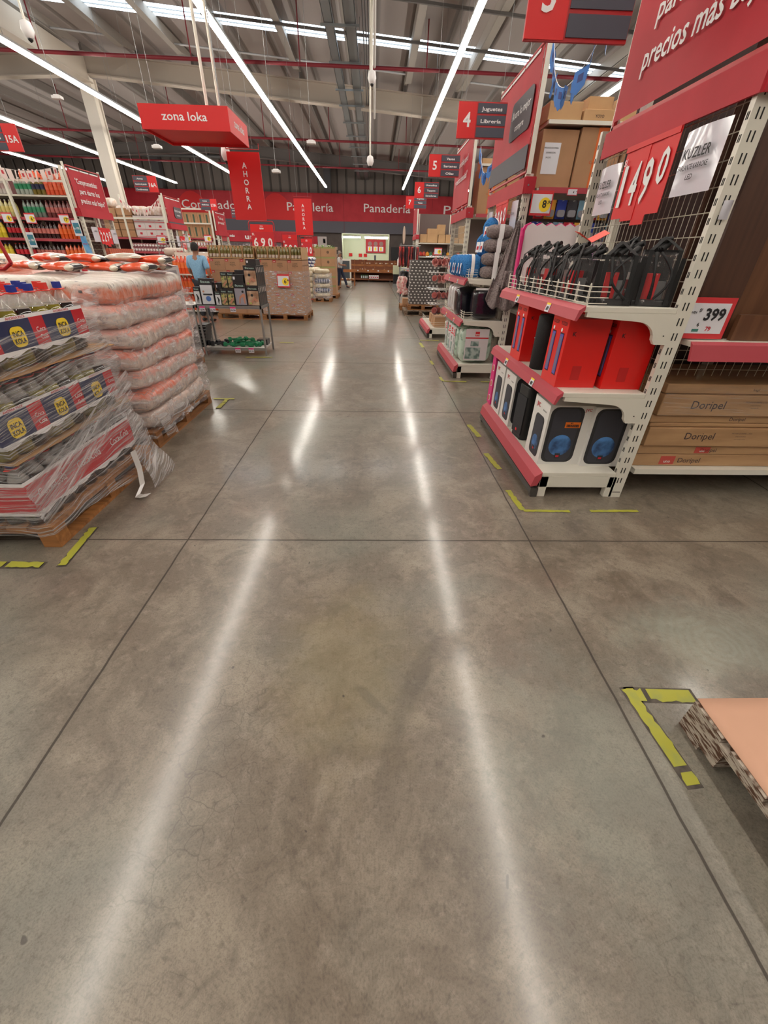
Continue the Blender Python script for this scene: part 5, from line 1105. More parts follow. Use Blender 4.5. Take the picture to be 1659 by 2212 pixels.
# ================= WHITE-RED BOXES BEHIND THE RICE
for i in range(3):
    for j in range(4):
        t=T('white_red_box','white and red printed box, %s column and %s layer of the stack behind the rice'%(('right','middle','left')[i],('bottom','second','third','top')[j]),'box',(-3.1-.36*i,6.1+.02*(j%2),.15+.3*j))
        MB().box(0,.35,0,.5,0,.295).obj('carton',mat('box_whitish',(206,200,200),.5),t,bevel=.003)
        b=MB(); b.box(.0,.35,-.002,-.001,.02,.06,0).box(.03,.1,-.003,-.001,.2,.26,0).box(.13,.3,-.003,-.001,.08,.24,1); b.box(.351,.3515,.05,.45,.02,.06,0).box(.351,.3515,.1,.4,.08,.24,1); b.obj('print',[JR,mat('print_greyish',(150,146,150),.6)],t)
pallet('pallet under the white and red printed boxes behind the rice',(-3.3,6.4,0),0,1.1,.9,WOOD)
# ================= OIL PALLETS
def oilpallet(x0,label,wide):
    pallet('pallet under the %s block of oil cartons'%label,(x0+.57,12.6,0),0,1.2,1.2,WOOD)
    cw=.38
    MBs={}
    for lv in range(5):
        z=.146+.248*lv
        for i in range(3):
            for j in range(3):
                if 0<j<2 and i<2 and lv<4: continue
                if j==2 and i<2 and lv<4: continue
                k=(lv,i,j)
                t=T('oil_carton','brown vegetable oil carton of the %s block, %s layer, %s column, %s row'%(label,('lowest','second','third','fourth','uppermost')[lv],('left','middle','right')[i],('front','middle','back')[j]),'carton',(x0+cw*i,12.02+.39*j,z))
                MB().box(0,cw-.004,0,.385,0,.245).obj('carton',mat('oil_carton',(176,132,100),.8,c2=(164,120,92),sc=2),t)
                if j==0 or i==2:
                    if lv in (4,2): letters(t,mat('olive_print',(74,66,44),.6),[('ACEITE',cw/2,.15,.032,.13),('VEGETAL',cw/2,.105,.032,.15),('200 ml',cw/2,.08,.012)],-.002)
                    MB().box(.01,.09,-.002,-.001,.19,.245).obj('red_print',mat('carton_red',(176,56,52),.6),t); letters(t,WT,[('uno',.05,.205,.02)],-.004,name='mark_lettering')
                    if i==2:
                        o=letters(t,mat('olive_print',(74,66,44)),[('ACEITE VEGETAL',.19,.12,.024,.3)],-.002,name='side_lettering'); o.location=(cw-.004,0,0); o.rotation_euler=(0,0,R(90))
    # open trays of bottles on top
    z=.146+.248*5
    for i in range(4):
        for j in range(2 if i<3 else 4):
            t=T('bottle_tray','open carton tray of oil bottles on the %s block, %s from the left, %s row'%(label,('first','second','third','fourth')[i],('front','second','third','back')[j]),'bottle tray',(x0+.285*i,12.02+.29*j,z))
            w,d,h=.28,.28,.285
            MB().box(0,w,0,d,0,.01).box(0,w,0,.005,0,.03).box(0,w,d-.005,d,0,h).box(0,.008,0,d,0,h).box(w-.008,w,0,d,0,h).obj('tray',CARD2,t)
            for k in range(3):
                for l in range(1 if j or i<3 else 3):
                    o=MB().lathe([(.04,0),(.041,.005),(.041,.17),(.036,.2),(.016,.235),(.014,.25),(.018,.251),(.018,.268)],n=10,mf=lambda q:0).obj('bottle',mat('oil_bottle',(104,94,44),.15,coat=1),t,loc=(.052+.088*k,.05+.09*l,.011))
                    b=MB(); b.cyl((0,0,.03),(0,0,.1),.042,10,0); b.obj('label',mat('oil_label',(212,200,186),.5,c2=(170,110,90),sc=18),o)
oilpallet(-4.18,'left',0); oilpallet(-2.98,'right',1)
wrap('clear film wrapped around the lower cartons of the right oil block',-2.98,-1.84,12.0,13.2,.14,1.15,FILM2,.012,seed=8,nz=10)
pricesign((-2.35,11.95,.78),0,'white tilted price sign with a yellow spot reading 6 on the wrapped oil cartons','6','.90',w=.32,h=.3)
def unostand(x,y,z,w,h,label,num=None):
    t=T('promo_sign',label,'sign',(x,y,0))
    MB().box(-w/2,w/2,0,.02,z,z+h).obj('header_panel',RED,t)
    letters(t,WT,[('uno',0,z+h*.35,h*.3),('PRECIO',0,z+h*.72,h*.1)],-.003,bold=.03)
    b=MB(); q=.04
    b.tube([(-w/2-q,.01,0),(-w/2-q,.01,z+h+.02),(-w/2,.01,z+h+.07),(w/2,.01,z+h+.07),(w/2+q,.01,z+h+.02),(w/2+q,.01,0)],.012,6); b.obj('tube_frame',REDF,t)
    MB().box(-w/2,w/2,.0,.01,z-.42,z-.01).obj('price_cards',mat('card_red2',(200,34,44),.6),t)
    if num: letters(t,WT,[(c,-w*.32+w*.32*i,z-.34,.2,w*.2) for i,c in enumerate(num)]+[('S/.',-w*.4,z-.08,.05)],-.003,bold=.03,name='price_lettering')
    MB().box(-.2,.2,-.15,.15,0,.02).obj('base_plate',REDF,t)
unostand(-3.12,13.55,2.02,.62,.17,'nearest and largest red promotion sign behind the oil cartons','690'); unostand(-2.88,16.5,1.93,.5,.14,'second red promotion sign in a tube frame behind the oil cartons','590'); unostand(-2.56,18.2,1.9,.42,.12,'third and smallest red promotion sign behind the oil cartons','490')
# cartons with green produce print
pallet('pallet under the pale cartons with green tops',(-2.1,19.4,0),0,1.2,1.2,WOOD)
for lv in range(5):
    for i in range(2):
        t=T('produce_carton','carton with green garland print, %s layer, %s column, left behind the sacks'%(('lowest','second','third','fourth','top')[lv],('left','right')[i]),'carton',(-2.7+.57*i,18.9,.146+.33*lv))
        MB().box(0,.56,0,.9,0,.325).obj('carton',CARD,t); MB().box(-.001,.561,-.003,0,.27,.325).obj('green_edge',mat('olive_edge',(150,150,90),.6),t)
        MB().prism(disc(.28,.15,.05,0),-.004,-.001).obj('round_mark',mat('mark_brown',(110,84,60),.6),t)
        if lv==4:
            b=MB(); r=random.Random(i)
            for k in range(26):
                x=r.uniform(0,.56); z=.325+r.uniform(-.01,.05); a=r.uniform(0,6); b.add([(x,-.01,z),(x+.04*math.cos(a),-.02,z+.03*math.sin(a)),(x+.06*math.cos(a+.5),-.01,z+.05*math.sin(a+.5)),(x+.02,.01,z+.02)],[(0,1,2,3)],k%2)
            b.obj('paper_leaves',[mat('leaf_green',(110,160,70),.6),mat('leaf_pale',(210,220,180),.6)],t)
# sugar / flour sacks
SW=mat('sack_cream',(222,208,178),.45,c2=(206,188,156),sc=6,coat=.5,bump=.3); SB=bpy.data.materials.new('sack_striped'); SB.use_nodes=True; nt=SB.node_tree; b_=nt.nodes['Principled BSDF']; tc=nd(nt,'TexCoord'); sp=nd(nt,'SeparateXYZ'); nt.links.new(tc.outputs['Object'],sp.inputs[0])
nt.links.new(mixc(nt,mth(nt,'GREATER_THAN',mth(nt,'FRACT',mth(nt,'MULTIPLY',sp.outputs[0],11)),.3),lin((200,204,214)),lin((44,56,96))),b_.inputs['Base Color']); b_.inputs['Roughness'].default_value=.35
SBL=mat('sack_blue_print',(212,210,206),.4,c2=(52,66,140),sc=14,lo=.5,hi=.56,coat=.5)
def sack(label,loc,m,w=.56,d=.4,h=.15,rz=0,group=None,nm='sack'):
    def f(u,v):
        t_=-1+2*v; e=.05+.95*(1-abs(t_)**6)**.5; a=2*PI*u
        return (w/2*t_,d/2*abs(math.cos(a))**.6*math.copysign(1,math.cos(a))*e,h/2+h/2*abs(math.sin(a))**.8*math.copysign(1,math.sin(a))*e*(1+.04*math.sin(9*v)))
    o=MB().grid(f,20,16,closeu=True).obj(nm,m,loc=loc,rz=rz); return tag(o,label,'sack',group)
pallet('small pallet under the cream and striped sacks at the aisle',(-1.98,17.6,0),0,.7,.6,WOOD)
od7=['bottom','second','third','fourth','fifth','sixth','top']
for i,m in enumerate([SW,SB,SW,SB,SW,SW]): sack('%s sack of the aisle-side sack stack, %s layer'%('navy striped' if m is SB else 'cream',od7[i]),(-1.98,17.55,.146+.155*i),m,.6,.45,.165)
sack('cream sack left behind the top of the sack stack',(-2.3,18.0,.93),SW,.45,.5,.2); sack('cream sack left behind the middle of the sack stack',(-2.32,18.0,.74),SW,.45,.5,.19)
for i in range(5): sack('white sack in the hidden left stack under the blue printed sacks, %s layer'%od7[i],(-2.55,17.5,.1+.18*i),SW,.5,.5,.19)
for i in range(3): sack('blue printed sack, %s of the pile left of the cream sacks'%('lowest','middle','top')[i],(-2.45+.04*i,17.1,1.13+.1*i),SBL,.55,.4,.12)
wrap('clear film hanging around the cream and striped sacks',-2.3,-1.66,17.3,17.85,.12,.95,FILM2,.03,seed=12,nz=8)
pallet('pallet under the tall pale sack stack before the standing customer',(-2.2,24.2,0),0,.7,.7,WOOD)
for i in range(6): sack('pinkish white sack of the tall stack by the standing customer, %s layer'%od7[i],(-2.22,24.2,.146+.17*i),mat('sack_pink',(216,190,180),.35,c2=(196,150,140),sc=9,coat=.7),.6,.5,.175)
sack('plum printed sack on top of the tall stack by the standing customer',(-2.25,24.2,1.17),mat('sack_plum',(150,110,130),.4,c2=(200,190,195),sc=9),.5,.5,.14)
MBo=MB().box(-2.95,-2.2,24.9,25.0,0,1.75).obj('display_board',REDB); tag(MBo,'dark red board standing behind the tall pale sack stack','board')
# orange bottles by the blue-shirted customer
t=T('promo_shelf','low shelf stand of orange drinks beside the customer in blue','shelving',(0,0,0))
for z in (.1,.55,1.0): MB().box(-5.6,-4.2,12.9,13.4,z-.03,z).obj('shelf',WHITE,t)
MB().box(-5.6,-4.2,13.41,13.44,0,1.5).obj('back_panel',WHITE,t); MB().box(-5.68,-5.3,12.6,12.62,.72,1.08).obj('red_side_sign',RED,t)
def shelfbottle(nm,label,prof,mats,mf,group,cat='bottle'):
    o=MB().lathe(prof,n=8,mf=mf).obj(nm,mats); return tag(o,label,cat,group)
BP=[(.045,0),(.047,.01),(.047,.1),(.047,.2),(.044,.235),(.016,.29),(.015,.305),(.018,.306),(.018,.325)]
def bcol(c,lab,cap): return [mat('drink_%d_%d_%d'%c,c,.2,coat=1),mat('blabel_%d_%d_%d'%lab,lab,.5),mat('bcap_%d_%d_%d'%cap,cap,.4)]
mf=lambda k:1 if k==2 else 2 if k>=6 else 0
def brow(color_word,c,lab,cap,xs,y,z,where,group,s=1.0):
    src=None
    for x in xs:
        l='%s bottle %s'%(color_word,where)
        if src is None: src=shelfbottle('drink_bottle',l,BP,bcol(c,lab,cap),mf,group); src.location=(x,y,z); src.scale=(s,s,s)
        else: o=src.copy(); C.objects.link(o); o.location=(x,y,z)
OR=(214,84,30); CO=(54,22,22); YE=(196,176,40); GN=(60,120,90)
for z,wn in ((1.0,'top'),(.55,'middle'),(.1,'lowest')):
    brow('orange soft drink',(226,80,34),(238,120,60),(236,200,190),[-5.5+.105*i for i in range(12)],13.05,z,'on the %s shelf beside the customer in blue'%wn,'orange bottles by the customer in blue',1.35)
# ================= LEFT GONDOLAS
XL=-7.0
def lgond(label,y0,levels,h,x1=-7.05,x0=-14.9,dep=.8): return gondola(label,x0,x1,y0,dep,levels,h=h,posts=1.32,back=(96,52,54),toprail=None)
LG1=lgond('soft drinks shelving left of the near left red banner',11.8,(.4,.86,1.29,1.72,2.13,2.56),2.9)
b=MB()
for k in range(6): x=-7.02-1.32*k; b.box(x-.025,x+.025,11.72,11.77,0,3.08)
b.obj('front_post',WHITE,LG1); b=MB(); b.box(-13.6,-7.0,11.73,11.76,2.78,2.82); b.obj('front_bar',WHITE,LG1)
rows=[(1.29,[('yellow-green soft drink',YE,(232,206,60),(60,60,150),-9.5,7),('dark cola',CO,(200,30,44),(190,40,40),-8.76,5),('dark cola with round label',CO,(206,120,110),(60,30,30),-8.25,7),('orange soft drink',OR,(236,110,40),(90,60,50),-7.55,5)],'on the lowest visible shelf of the soft drinks shelving'),
 (1.72,[('yellow-green soft drink',YE,(232,206,60),(60,60,150),-9.5,7),('dark cola',CO,(200,30,44),(190,40,40),-8.76,5),('dark cola with round label',CO,(206,120,110),(60,30,30),-8.25,7),('orange soft drink',OR,(236,110,40),(90,60,50),-7.55,5)],'on the second shelf of the soft drinks shelving'),
 (2.13,[('pale yellow water',(190,180,120),(206,190,110),(220,216,200),-9.5,12),('green-labelled clear',(110,120,112),(44,130,90),(90,90,90),-8.2,5),('plum red soft drink',(110,52,52),(176,96,90),(110,60,56),-7.68,6)],'on the third shelf of the soft drinks shelving'),
 (2.56,[('white wrapped',(214,206,200),(190,160,158),(220,216,214),-9.5,12),('green-labelled clear',(160,170,160),(44,140,96),(220,220,214),-8.22,4),('dark yellow-labelled',(120,104,40),(44,48,80),(60,60,70),-7.84,3),('bright orange soft drink',(226,92,56),(232,110,70),(230,216,210),-7.54,5)],'on the top shelf of the soft drinks shelving')]
for z,segs,wh in rows:
    for wd,c,lab,cap,x,n in segs:
        brow(wd,c,lab,cap,[x+.098*i for i in range(n)],11.9,z,wh,wd+' bottles '+wh,1.0 if z<2.5 else .95)
brow('orange soft drink',(226,92,56),(232,110,70),(230,216,210),[-8.2+.1*i for i in range(10)],12.15,2.75,'standing behind the white top bar of the soft drinks shelving','orange bottles behind the top bar',.9)
for x,tx,l in ((-8.0,'8','leftmost white price sign with a yellow spot on the soft drinks shelving'),(-7.75,'6','white price sign with a yellow spot right of the front post'),(-7.25,'17','white price sign reading 17 beside the first left display end')):
    pricesign((x-(.55 if tx=='8' else .28 if tx=='6' else 0),11.68,2.0),0,l,tx,'.90',w=.24,h=.2)
def bluesign(x,y,z,l,w=.17,h=.3,txt='100'):
    t=T('arm_sign',l,'sign',(x,y,z)); MB().box(-w/2,w/2,0,.004,0,h).obj('white_card',PAPER,t); MB().box(-w*.4,w*.4,-.002,0,h*.16,h*.84).obj('blue_picture',mat('blue_pic',(60,110,170),.5,c2=(60,140,120),sc=5),t); letters(t,WT,[('a '+txt,0,h*.42,h*.15,w*.66)],-.004,bold=.02)
bluesign(-8.13,11.6,1.53,'white card with a blue picture on the front post of the soft drinks shelving'); bluesign(-6.98,11.6,1.78,'white card with a blue picture at the first left display end')
t=T('hanging_strip','long light blue paper strip hanging under the card at the first left display end','sign',(-6.9,11.62,1.28)); MB().grid(lambda u,v:(-.07+.14*u+.02*math.sin(v*5),.01*math.sin(u*5+v*8),.5*v),6,10).obj('strip',mat('strip_blue',(92,160,214),.5,c2=(130,180,220),sc=4),t); letters(t,JR,[('PACK',.0,.33,.03)],-.02)
bunting('string of white and red pennants above the soft drinks shelving',[(-8.34,11.7,3.02),(-7.7,11.7,2.88),(-7.03,11.7,3.06)],9,WF,.22)
bunting('string of white and red pennants left of the front post of the soft drinks',[(-9.6,11.7,2.95),(-9.0,11.7,2.85),(-8.34,11.7,3.02)],8,WF,.22)
LE1=endcap('first left display end with red header, price cards and white papers',11.85,13.15,-7.0,-1,h=2.2,shelves=(.8,1.25),fences=())
banner('nearest left red banner with white lines about lowest prices',-6.97,11.85,13.2,2.18,3.12,-1,[('"Comprometidos',-.05,.62,.1,.85),('para darte los',-.02,.44,.1,.8),('precios más bajos"',.02,.26,.1,1.0)])
cards(-6.86,12.5,1.98,'2290',-1,'red hanging price cards reading 22.90 under the nearest left banner',w=.5,h=.34)
papersheet(-6.86,12.1,1.98,.26,.3,-1,[('OFERTA',0,-.1,.03)],'white paper left of the 22.90 price cards'); papersheet(-6.86,12.93,1.96,.26,.3,-1,[('OFERTA',0,-.1,.03)],'white paper right of the 22.90 price cards')
def packs(nm,label,cat,group,m,xs,y,zs,w,d,h,mm=None,wh=True):
    src=None; k=0
    for z in zs:
        for x in xs:
            if src is None: 
                b=MB(); b.box(0,w,0,d,0,h); b.box(w*.12,w*.88,-.002,0,h*.25,h*.7,1); src=b.obj(nm,[m,mm or WT],loc=(x,y,z)); tag(src,label,cat,group)
            else: o=src.copy(); C.objects.link(o); o.location=(x,y,z)
CAN=mat('can_print',(196,140,140),.4,c2=(120,60,70),sc=20,lo=.4,hi=.6)
for ex in (0,1):
    packs('grocery_pack','orange and red small packs on the first left display end, %s shelf'%('lower','upper')[ex],'package','packs on the first left display end',mat('pack_orange',(196,96,66),.4,c2=(140,60,50),sc=16),[-6.95],12,[],.1,.1,.2)
    for i in range(12): 
        b=MB(); b.box(0,.09,0,.09,0,.3); b.box(.0905,.091,.02,.07,.06,.2,1); o=b.obj('grocery_pack',[mat('pack_orange',(196,96,66)),mat('pack_amber',(220,160,80),.5)],loc=(-6.66,11.95+.098*i,(.8,1.25)[ex])); tag(o,'orange printed pack in the row on the %s shelf of the first left display end'%('lower','upper')[ex],'package','orange packs on the first left display end')
# second left gondola (rice and sugar)
LG2=lgond('grocery shelving with white boxes before the second left banner',16.7,(.4,.75,1.15,1.5,1.9),2.6)
b=MB()
for k in range(4): x=-7.02-1.32*k; b.box(x-.025,x+.025,16.62,16.67,0,3.05)
b.obj('front_post',WHITE,LG2); b=MB(); b.box(-12,-7,16.63,16.66,2.4,2.45); b.obj('front_bar',WHITE,LG2)
for i in range(3):
    for j in range(3):
        t=T('white_carton','white carton with a small red mark, %s row, %s of three'%(('lower','middle','upper')[j],('left','middle','right')[i]),'carton',(-8.1+.345*i,16.72,1.91+.2*j)); MB().box(0,.34,0,.4,0,.195).obj('carton',mat('carton_white',(214,204,202),.5),t); MB().box(.12,.2,-.002,0,.08,.14).obj('red_mark',JR,t); MB().box(0,.34,-.002,0,.02,.035).obj('red_line',JR,t)
for i in range(2):
    for j in range(4): carton('brown carton left of the white ones on the grocery shelving, %s column, level %s'%(('left','right')[i],('one','two','three','four')[j]),-9.1+.5*i,16.72,1.91+.2*j,.46,.4,.19)
for i in range(5): sack('pale sack on the top of the grocery shelving, %s from the left'%('first','second','third','fourth','fifth')[i],(-9.4+.5*i,16.95,2.72 if i<2 else 2.52),mat('sack_tan',(206,178,156),.5,c2=(224,214,206),sc=9),.5,.4,.26)
for zz,wn in ((.75,'lower'),(1.15,'middle'),(1.5,'upper')):
    packs('tin_can','small pinkish printed tin on the %s shelf of the grocery shelving'%wn,'tin','tins on the %s grocery shelf'%wn,CAN,[-8.4+.1*i for i in range(13)],16.74,[zz,zz+.125],.09,.09,.12)
bunting('string of white and red pennants over the grocery shelving',[(-8.34,16.6,2.98),(-7.7,16.6,2.35),(-7.03,16.6,3.0)],12,WF,.2)
pricesign((-7.25,16.58,1.72),0,'white price sign with a yellow spot at the grocery shelving end','3','.20',w=.3,h=.25); bluesign(-6.75,16.45,1.0,'white card with a blue picture beside the second left display end',.2,.36)
LE2=endcap('second left display end with a red header',16.75,18.1,-7.0,-1,h=2.15,shelves=(.8,1.25),fences=())
banner('second left red banner with a grey speech panel',-6.97,16.75,18.1,2.15,3.08,-1,[],boy=True)
cards(-6.86,17.4,1.98,'1590',-1,'red hanging price cards under the second left banner',w=.4,h=.4)
papersheet(-6.86,17.0,1.98,.24,.3,-1,[],'white paper left of the second left price cards'); papersheet(-6.86,17.85,1.96,.24,.3,-1,[],'white paper right of the second left price cards')
LG3=lgond('shelving stacked with brown cartons before the third left banner',21.6,(.4,.85,1.3,1.72,2.05),2.5,x0=-11)
b=MB()
for k in range(4): x=-7.1-1.3*k; b.box(x-.03,x+.03,21.5,21.56,0,3.1)
b.obj('front_post',WHITE,LG3); b=MB(); b.box(-11,-7.1,21.5,21.54,2.55,2.6).box(-11,-7.1,21.5,21.54,3.05,3.1); b.obj('front_bar',WHITE,LG3)
for i in range(7):
    for j in range(2): 
        MBo=MB().box(0,.27,0,.5,0,.45).box(.08,.15,-.003,0,.05,.38,1); o=MBo.obj('tall_carton',[CARD,mat('green_print',(70,90,70),.6)],loc=(-9.1+.28*i,21.65,2.06+.455*j)); tag(o,'upright brown carton with a dark vertical print, %s row, %s from the left'%(('lower','upper')[j],('first','second','third','fourth','fifth','sixth','seventh')[i]),'carton')
for zz,wn in ((.85,'lower'),(1.3,'middle'),(1.72,'upper')): packs('grocery_packet','small red and cream packet on the %s shelf under the brown cartons'%wn,'package','packets on the %s shelf under the brown cartons'%wn,mat('packet_red',(170,70,66),.5,c2=(210,190,160),sc=14,lo=.45,hi=.55),[-8.9+.125*i for i in range(14)],21.62,[zz],.11,.1,.24)
pricesign((-8.25,21.45,1.9),0,'left white price sign below the brown cartons','9','.90',w=.32,h=.27); pricesign((-7.35,21.45,1.9),0,'right white price sign below the brown cartons','7','.90',w=.32,h=.27)
LE3=endcap('third left display end with a red header',21.65,23.1,-7.0,-1,h=2.15,shelves=(.8,1.25),fences=())
banner('third left red banner with two white lines',-6.97,21.65,23.15,2.15,3.05,-1,[('"Todo es',0,.62,.1,.7),('por vosotros"',0,.46,.1,.9)])
# roll cage with cloth sacks between first and second ends
t=T('roll_cage','grey wire roll cage with pale bundles behind the orange rice bags','cage',(-6.1,13.6,0))
b=MB()
for x in (0,.7):
    for y in (0,.6): b.tube([(x,y,0),(x,y,1.75)],.014,6)
    b.tube([(x,0,1.75),(x,.6,1.75)],.014,6)
b.tube([(0,0,.2),(.7,0,.2),(.7,.6,.2),(0,.6,.2),(0,0,.2)],.012,6); b.tube([(0,.6,1.75),(.7,.6,1.75)],.012,6); b.obj('tube_frame',STEEL,t)
b=MB()
for k in range(8): b.cyl((.0,0,.3+.19*k),(0,.6,.3+.19*k),.005,5); b.cyl((.7,0,.3+.19*k),(.7,.6,.3+.19*k),.005,5)
b.obj('wire_sides',STEEL,t)
for i in range(7): sack('pale cloth bundle with red edge in the roll cage, %s layer'%od7[i],(-5.76,13.9,.21+.2*i),mat('cloth_pale',(206,190,176),.7,c2=(176,90,90),sc=5,lo=.6,hi=.64),.6,.45,.2,rz=.1*math.sin(i),nm='cloth_bundle')
o=MB().grid(lambda u,v:(-5.3+.75*u+.16*(1-v),13.9-.1*math.sin(v*3)+.02*math.sin(u*20),.1+1.42*v),16,14).obj('plastic_sheet',mat('sheet_grey',(180,172,164),.4,coat=.6,bump=.5,sc=6)); so=o.modifiers.new('s','SOLIDIFY'); so.thickness=.01; tag(o,'grey plastic sheet draped over a trolley beside the roll cage','sheet')
# ================= FREEZER WALL AT THE BACK LEFT
t=T('freezer_run','upright freezer run with a dark red header under the fascia','freezer',(0,0,0))
MB().box(-12.5,-6.4,33.0,33.7,0,2.2).obj('cabinet',mat('cabinet_grey',(120,116,116),.5),t); MB().box(-12.5,-5.3,32.9,33.0,2.2,2.82).obj('red_header',REDB,t)
letters(t,WT,[('uno',-8.3,2.35,.28,.9),('más',-9.6,2.45,.15)],32.88,bold=.03)
for i in range(8):
    x=-12.4+.76*i; MB().box(x,x+.7,32.98,33.0,.3,2.12).obj('glass_door',mat('freezer_glass',(110,96,100),.15,c2=(180,170,172),sc=4,lo=.5,hi=.55),t)
t=T('wall_poster','dark red poster wall with white price squares left of the bakery opening','poster',(0,33.9,0))
MB().box(-4.95,-4.0,0,.05,1.5,2.62).obj('red_poster',REDB,t); MB().box(-3.98,-3.35,0,.05,1.5,2.62).obj('white_poster',mat('poster_pale',(190,180,178),.6),t)
b=MB()
for i in range(2):
    for j in range(3): b.box(-4.85+.42*i if j<2 else -3.6,-4.5+.42*i if j<2 else -3.45,-.01,0,1.6+.32*j,1.85+.32*j)
b.obj('price_squares',[PAPER],t)
b=MB()
for i in range(3):
    for j in range(4): b.box(-2.98+.2*i,-2.82+.2*i,33.95,33.99,1.2+.22*j,1.38+.22*j,(i+j)%2)
tag(b.obj('picture_cards',[mat('card_tan',(190,170,150),.6),mat('card_dark',(90,80,76),.6)]),'group of small picture cards on the wall left of the bakery opening','picture cards')
# ================= BAKERY
TUBE=mat('bakery_tube',(255,255,250),.4,emit=14)
for x0,x1,l in ((-2.22,-1.0,'left fluorescent lamp inside the bakery opening'),(-.7,.95,'right longer fluorescent lamp inside the bakery opening')):
    t=T('fluorescent_lamp',l,'lamp',(0,34.6,2.62)); MB().box(x0,x1,-.08,.08,.08,.14).obj('housing',WHITE,t); MB().cyl((x0,0,.03),(x1,0,.03),.05,10).obj('tube',TUBE,t)
t=T('menu_board','dark red menu board with three price squares in the bakery opening','menu board',(.1,36.3,1.75))
MB().box(-.75,.75,0,.05,0,.85).obj('board',REDB,t); b=MB()
for i in range(3): b.box(-.6+.43*i,-.28+.43*i,-.01,0,.1,.4,0); b.box(-.52+.43*i,-.4+.43*i,-.015,-.01,.15,.35,1); b.prism(disc(-.44+.43*i,.57,.15,0),-.01,0,'y',2)
b.obj('price_squares',[PAPER,YL,mat('bread_pic',(150,110,110),.6)],t)
for i,(x,z) in enumerate([(-1.95,1.5),(-1.2,1.48),(-.82,1.48),(-1.2,1.1),(-.82,1.1)]): tag(MB().box(x,x+.26,36.36,36.39,z,z+.2).obj('red_notice',RED),'small red notice on the bakery wall, %s'%('alone at the left','upper left of four','upper right of four','lower left of four','lower right of four')[i],'notice')
tag(MB().box(.65,1.04,36.36,36.39,.9,1.25).obj('switch_panel',PAPER),'small framed panel on the bakery wall below the menu board','panel'); tag(MB().box(-.02,.12,36.36,36.39,1.2,1.6).obj('dark_notice',GREY),'dark small notice on the bakery wall left of the menu board','notice')
tag(MB().box(1.2,2.1,33.9,33.98,0,2.1).obj('service_door',mat('door_dark',(34,32,36),.4)),'dark glass service door right of the bakery opening','door')
BW=mat('bakery_wood',(168,104,52),.55,c2=(140,82,40),sc=3,stretch=(1,6,6)); BWD=mat('bakery_wood_dark',(118,66,38),.6)
t=T('bread_shelf','long wooden bread shelving in front of the bakery opening','shelving',(0,32.6,0))
b=MB(); b.box(-2.1,2.9,.6,.63,.0,1.3).box(-2.1,2.9,0,.6,.12,.16).box(-2.1,2.9,-.02,0,.1,.2).box(-2.1,2.9,-.02,0,.55,.62)
b.add([(-2.1,0,.6),(2.9,0,.6),(2.9,.5,1.25),(-2.1,.5,1.25)],[(0,1,2,3)]); b.obj('body',BWD,t)
for i in range(8): MB().prism([(0,.55),(.6,.55),(.6,1.32),(.45,1.32)],-2.1+.71*i-.015,-2.1+.71*i+.015,'x').obj('divider',BW,t)
MB().box(-2.1,2.9,-.03,-.0,.56,.75).obj('front_lip',BW,t)
for i in range(7):
    MB().prism([(.26,.93),(.24,.93),(.24,1.05),(.26,1.05)],-2.08+.71*i,-1.41+.71*i,'x').obj('middle_lip',BW,t)
for i in range(4): MB().box(-1.9+1.5*i,-1.86+1.5*i,.05,.1,0,.12).obj('leg',STEEL,t)
r=random.Random(5)
BR=[mat('bread_tan',(206,160,110),.7,c2=(176,120,76),sc=20),mat('bread_white',(222,210,196),.6)]
for i in range(46):
    x=-2.0+r.random()*4.7; lv=r.choice((0,1,1)); y=32.66+ (.12 if lv==0 else .34); z=.72 if lv==0 else 1.08
    if x<-.9 and lv: continue
    o=MB().lathe([(.01,0),(.05,.012),(.055,.035),(.035,.06),(.005,.065)],n=8).obj('bread_roll',BR[i%2],loc=(x,y-.02*r.random(),z)); o.scale=(1.4,1,1); tag(o,('tan' if i%2==0 else 'pale bagged')+' bread roll on the %s of the bakery shelving'%('front bin' if lv==0 else 'raised bins'),'bread','bread rolls on the bakery shelving %d'%(i%2*2+lv))
for i in range(4): o=MB().box(0,.09,0,.1,0,.26).box(.02,.07,-.002,0,.05,.2,1).obj('bread_bag',[mat('bag_green',(50,90,50),.4),WT],loc=(-.95+.13*i,32.7,.161)); tag(o,'dark green bag on the bottom board of the bread shelving','bread bag','green bags on the bottom board')
for i in range(5): o=MB().box(0,.13,0,.1,0,.24).box(.03,.1,-.002,0,.06,.16,1).obj('bread_bag',[WT,JR],loc=(-.38+.14*i,32.7,.161)); tag(o,'white bag with red mark on the bottom board of the bread shelving','bread bag','white bags on the bottom board')
for i in range(7): o=MB().box(0,.09,0,.002,0,.07).obj('shelf_tag',PAPER,loc=(-1.9+.71*i,32.56,.64)); tag(o,'small white price tag on the front lip of the bread shelving','price tag','tags on the bread shelving')
t=T('bread_table','wooden bread table with rolls beside the customer in white','table',(-1.62,27.6,0))
MB().box(-.5,.45,0,.7,.72,.76).box(-.5,.45,-.02,0,.7,.85).box(.45,.47,0,.7,.7,.85).box(-.5,.45,0,.7,.28,.32).obj('trays',BW,t)
for x in (-.47,.4):
    for y in (.03,.6): MB().box(x,x+.06,y,y+.06,0,.72).obj('leg',BW,t)
for i in range(16): o=MB().lathe([(.01,0),(.055,.012),(.06,.035),(.04,.065),(.005,.07)],n=8).obj('bread_roll',BR[i%2],loc=(-2.02+.115*(i%8),27.72+.16*(i//8%2),.762)); tag(o,'round bread roll lying on the wooden bread table','bread','rolls on the bread table')
for i in range(8): o=MB().lathe([(.01,0),(.055,.012),(.06,.035),(.04,.065),(.005,.07)],n=8).obj('bread_roll',BR[i%2],loc=(-2.02+.115*i,27.75,.322)); tag(o,'round bread roll on the lower tray of the wooden bread table','bread','rolls on the lower tray of the bread table')
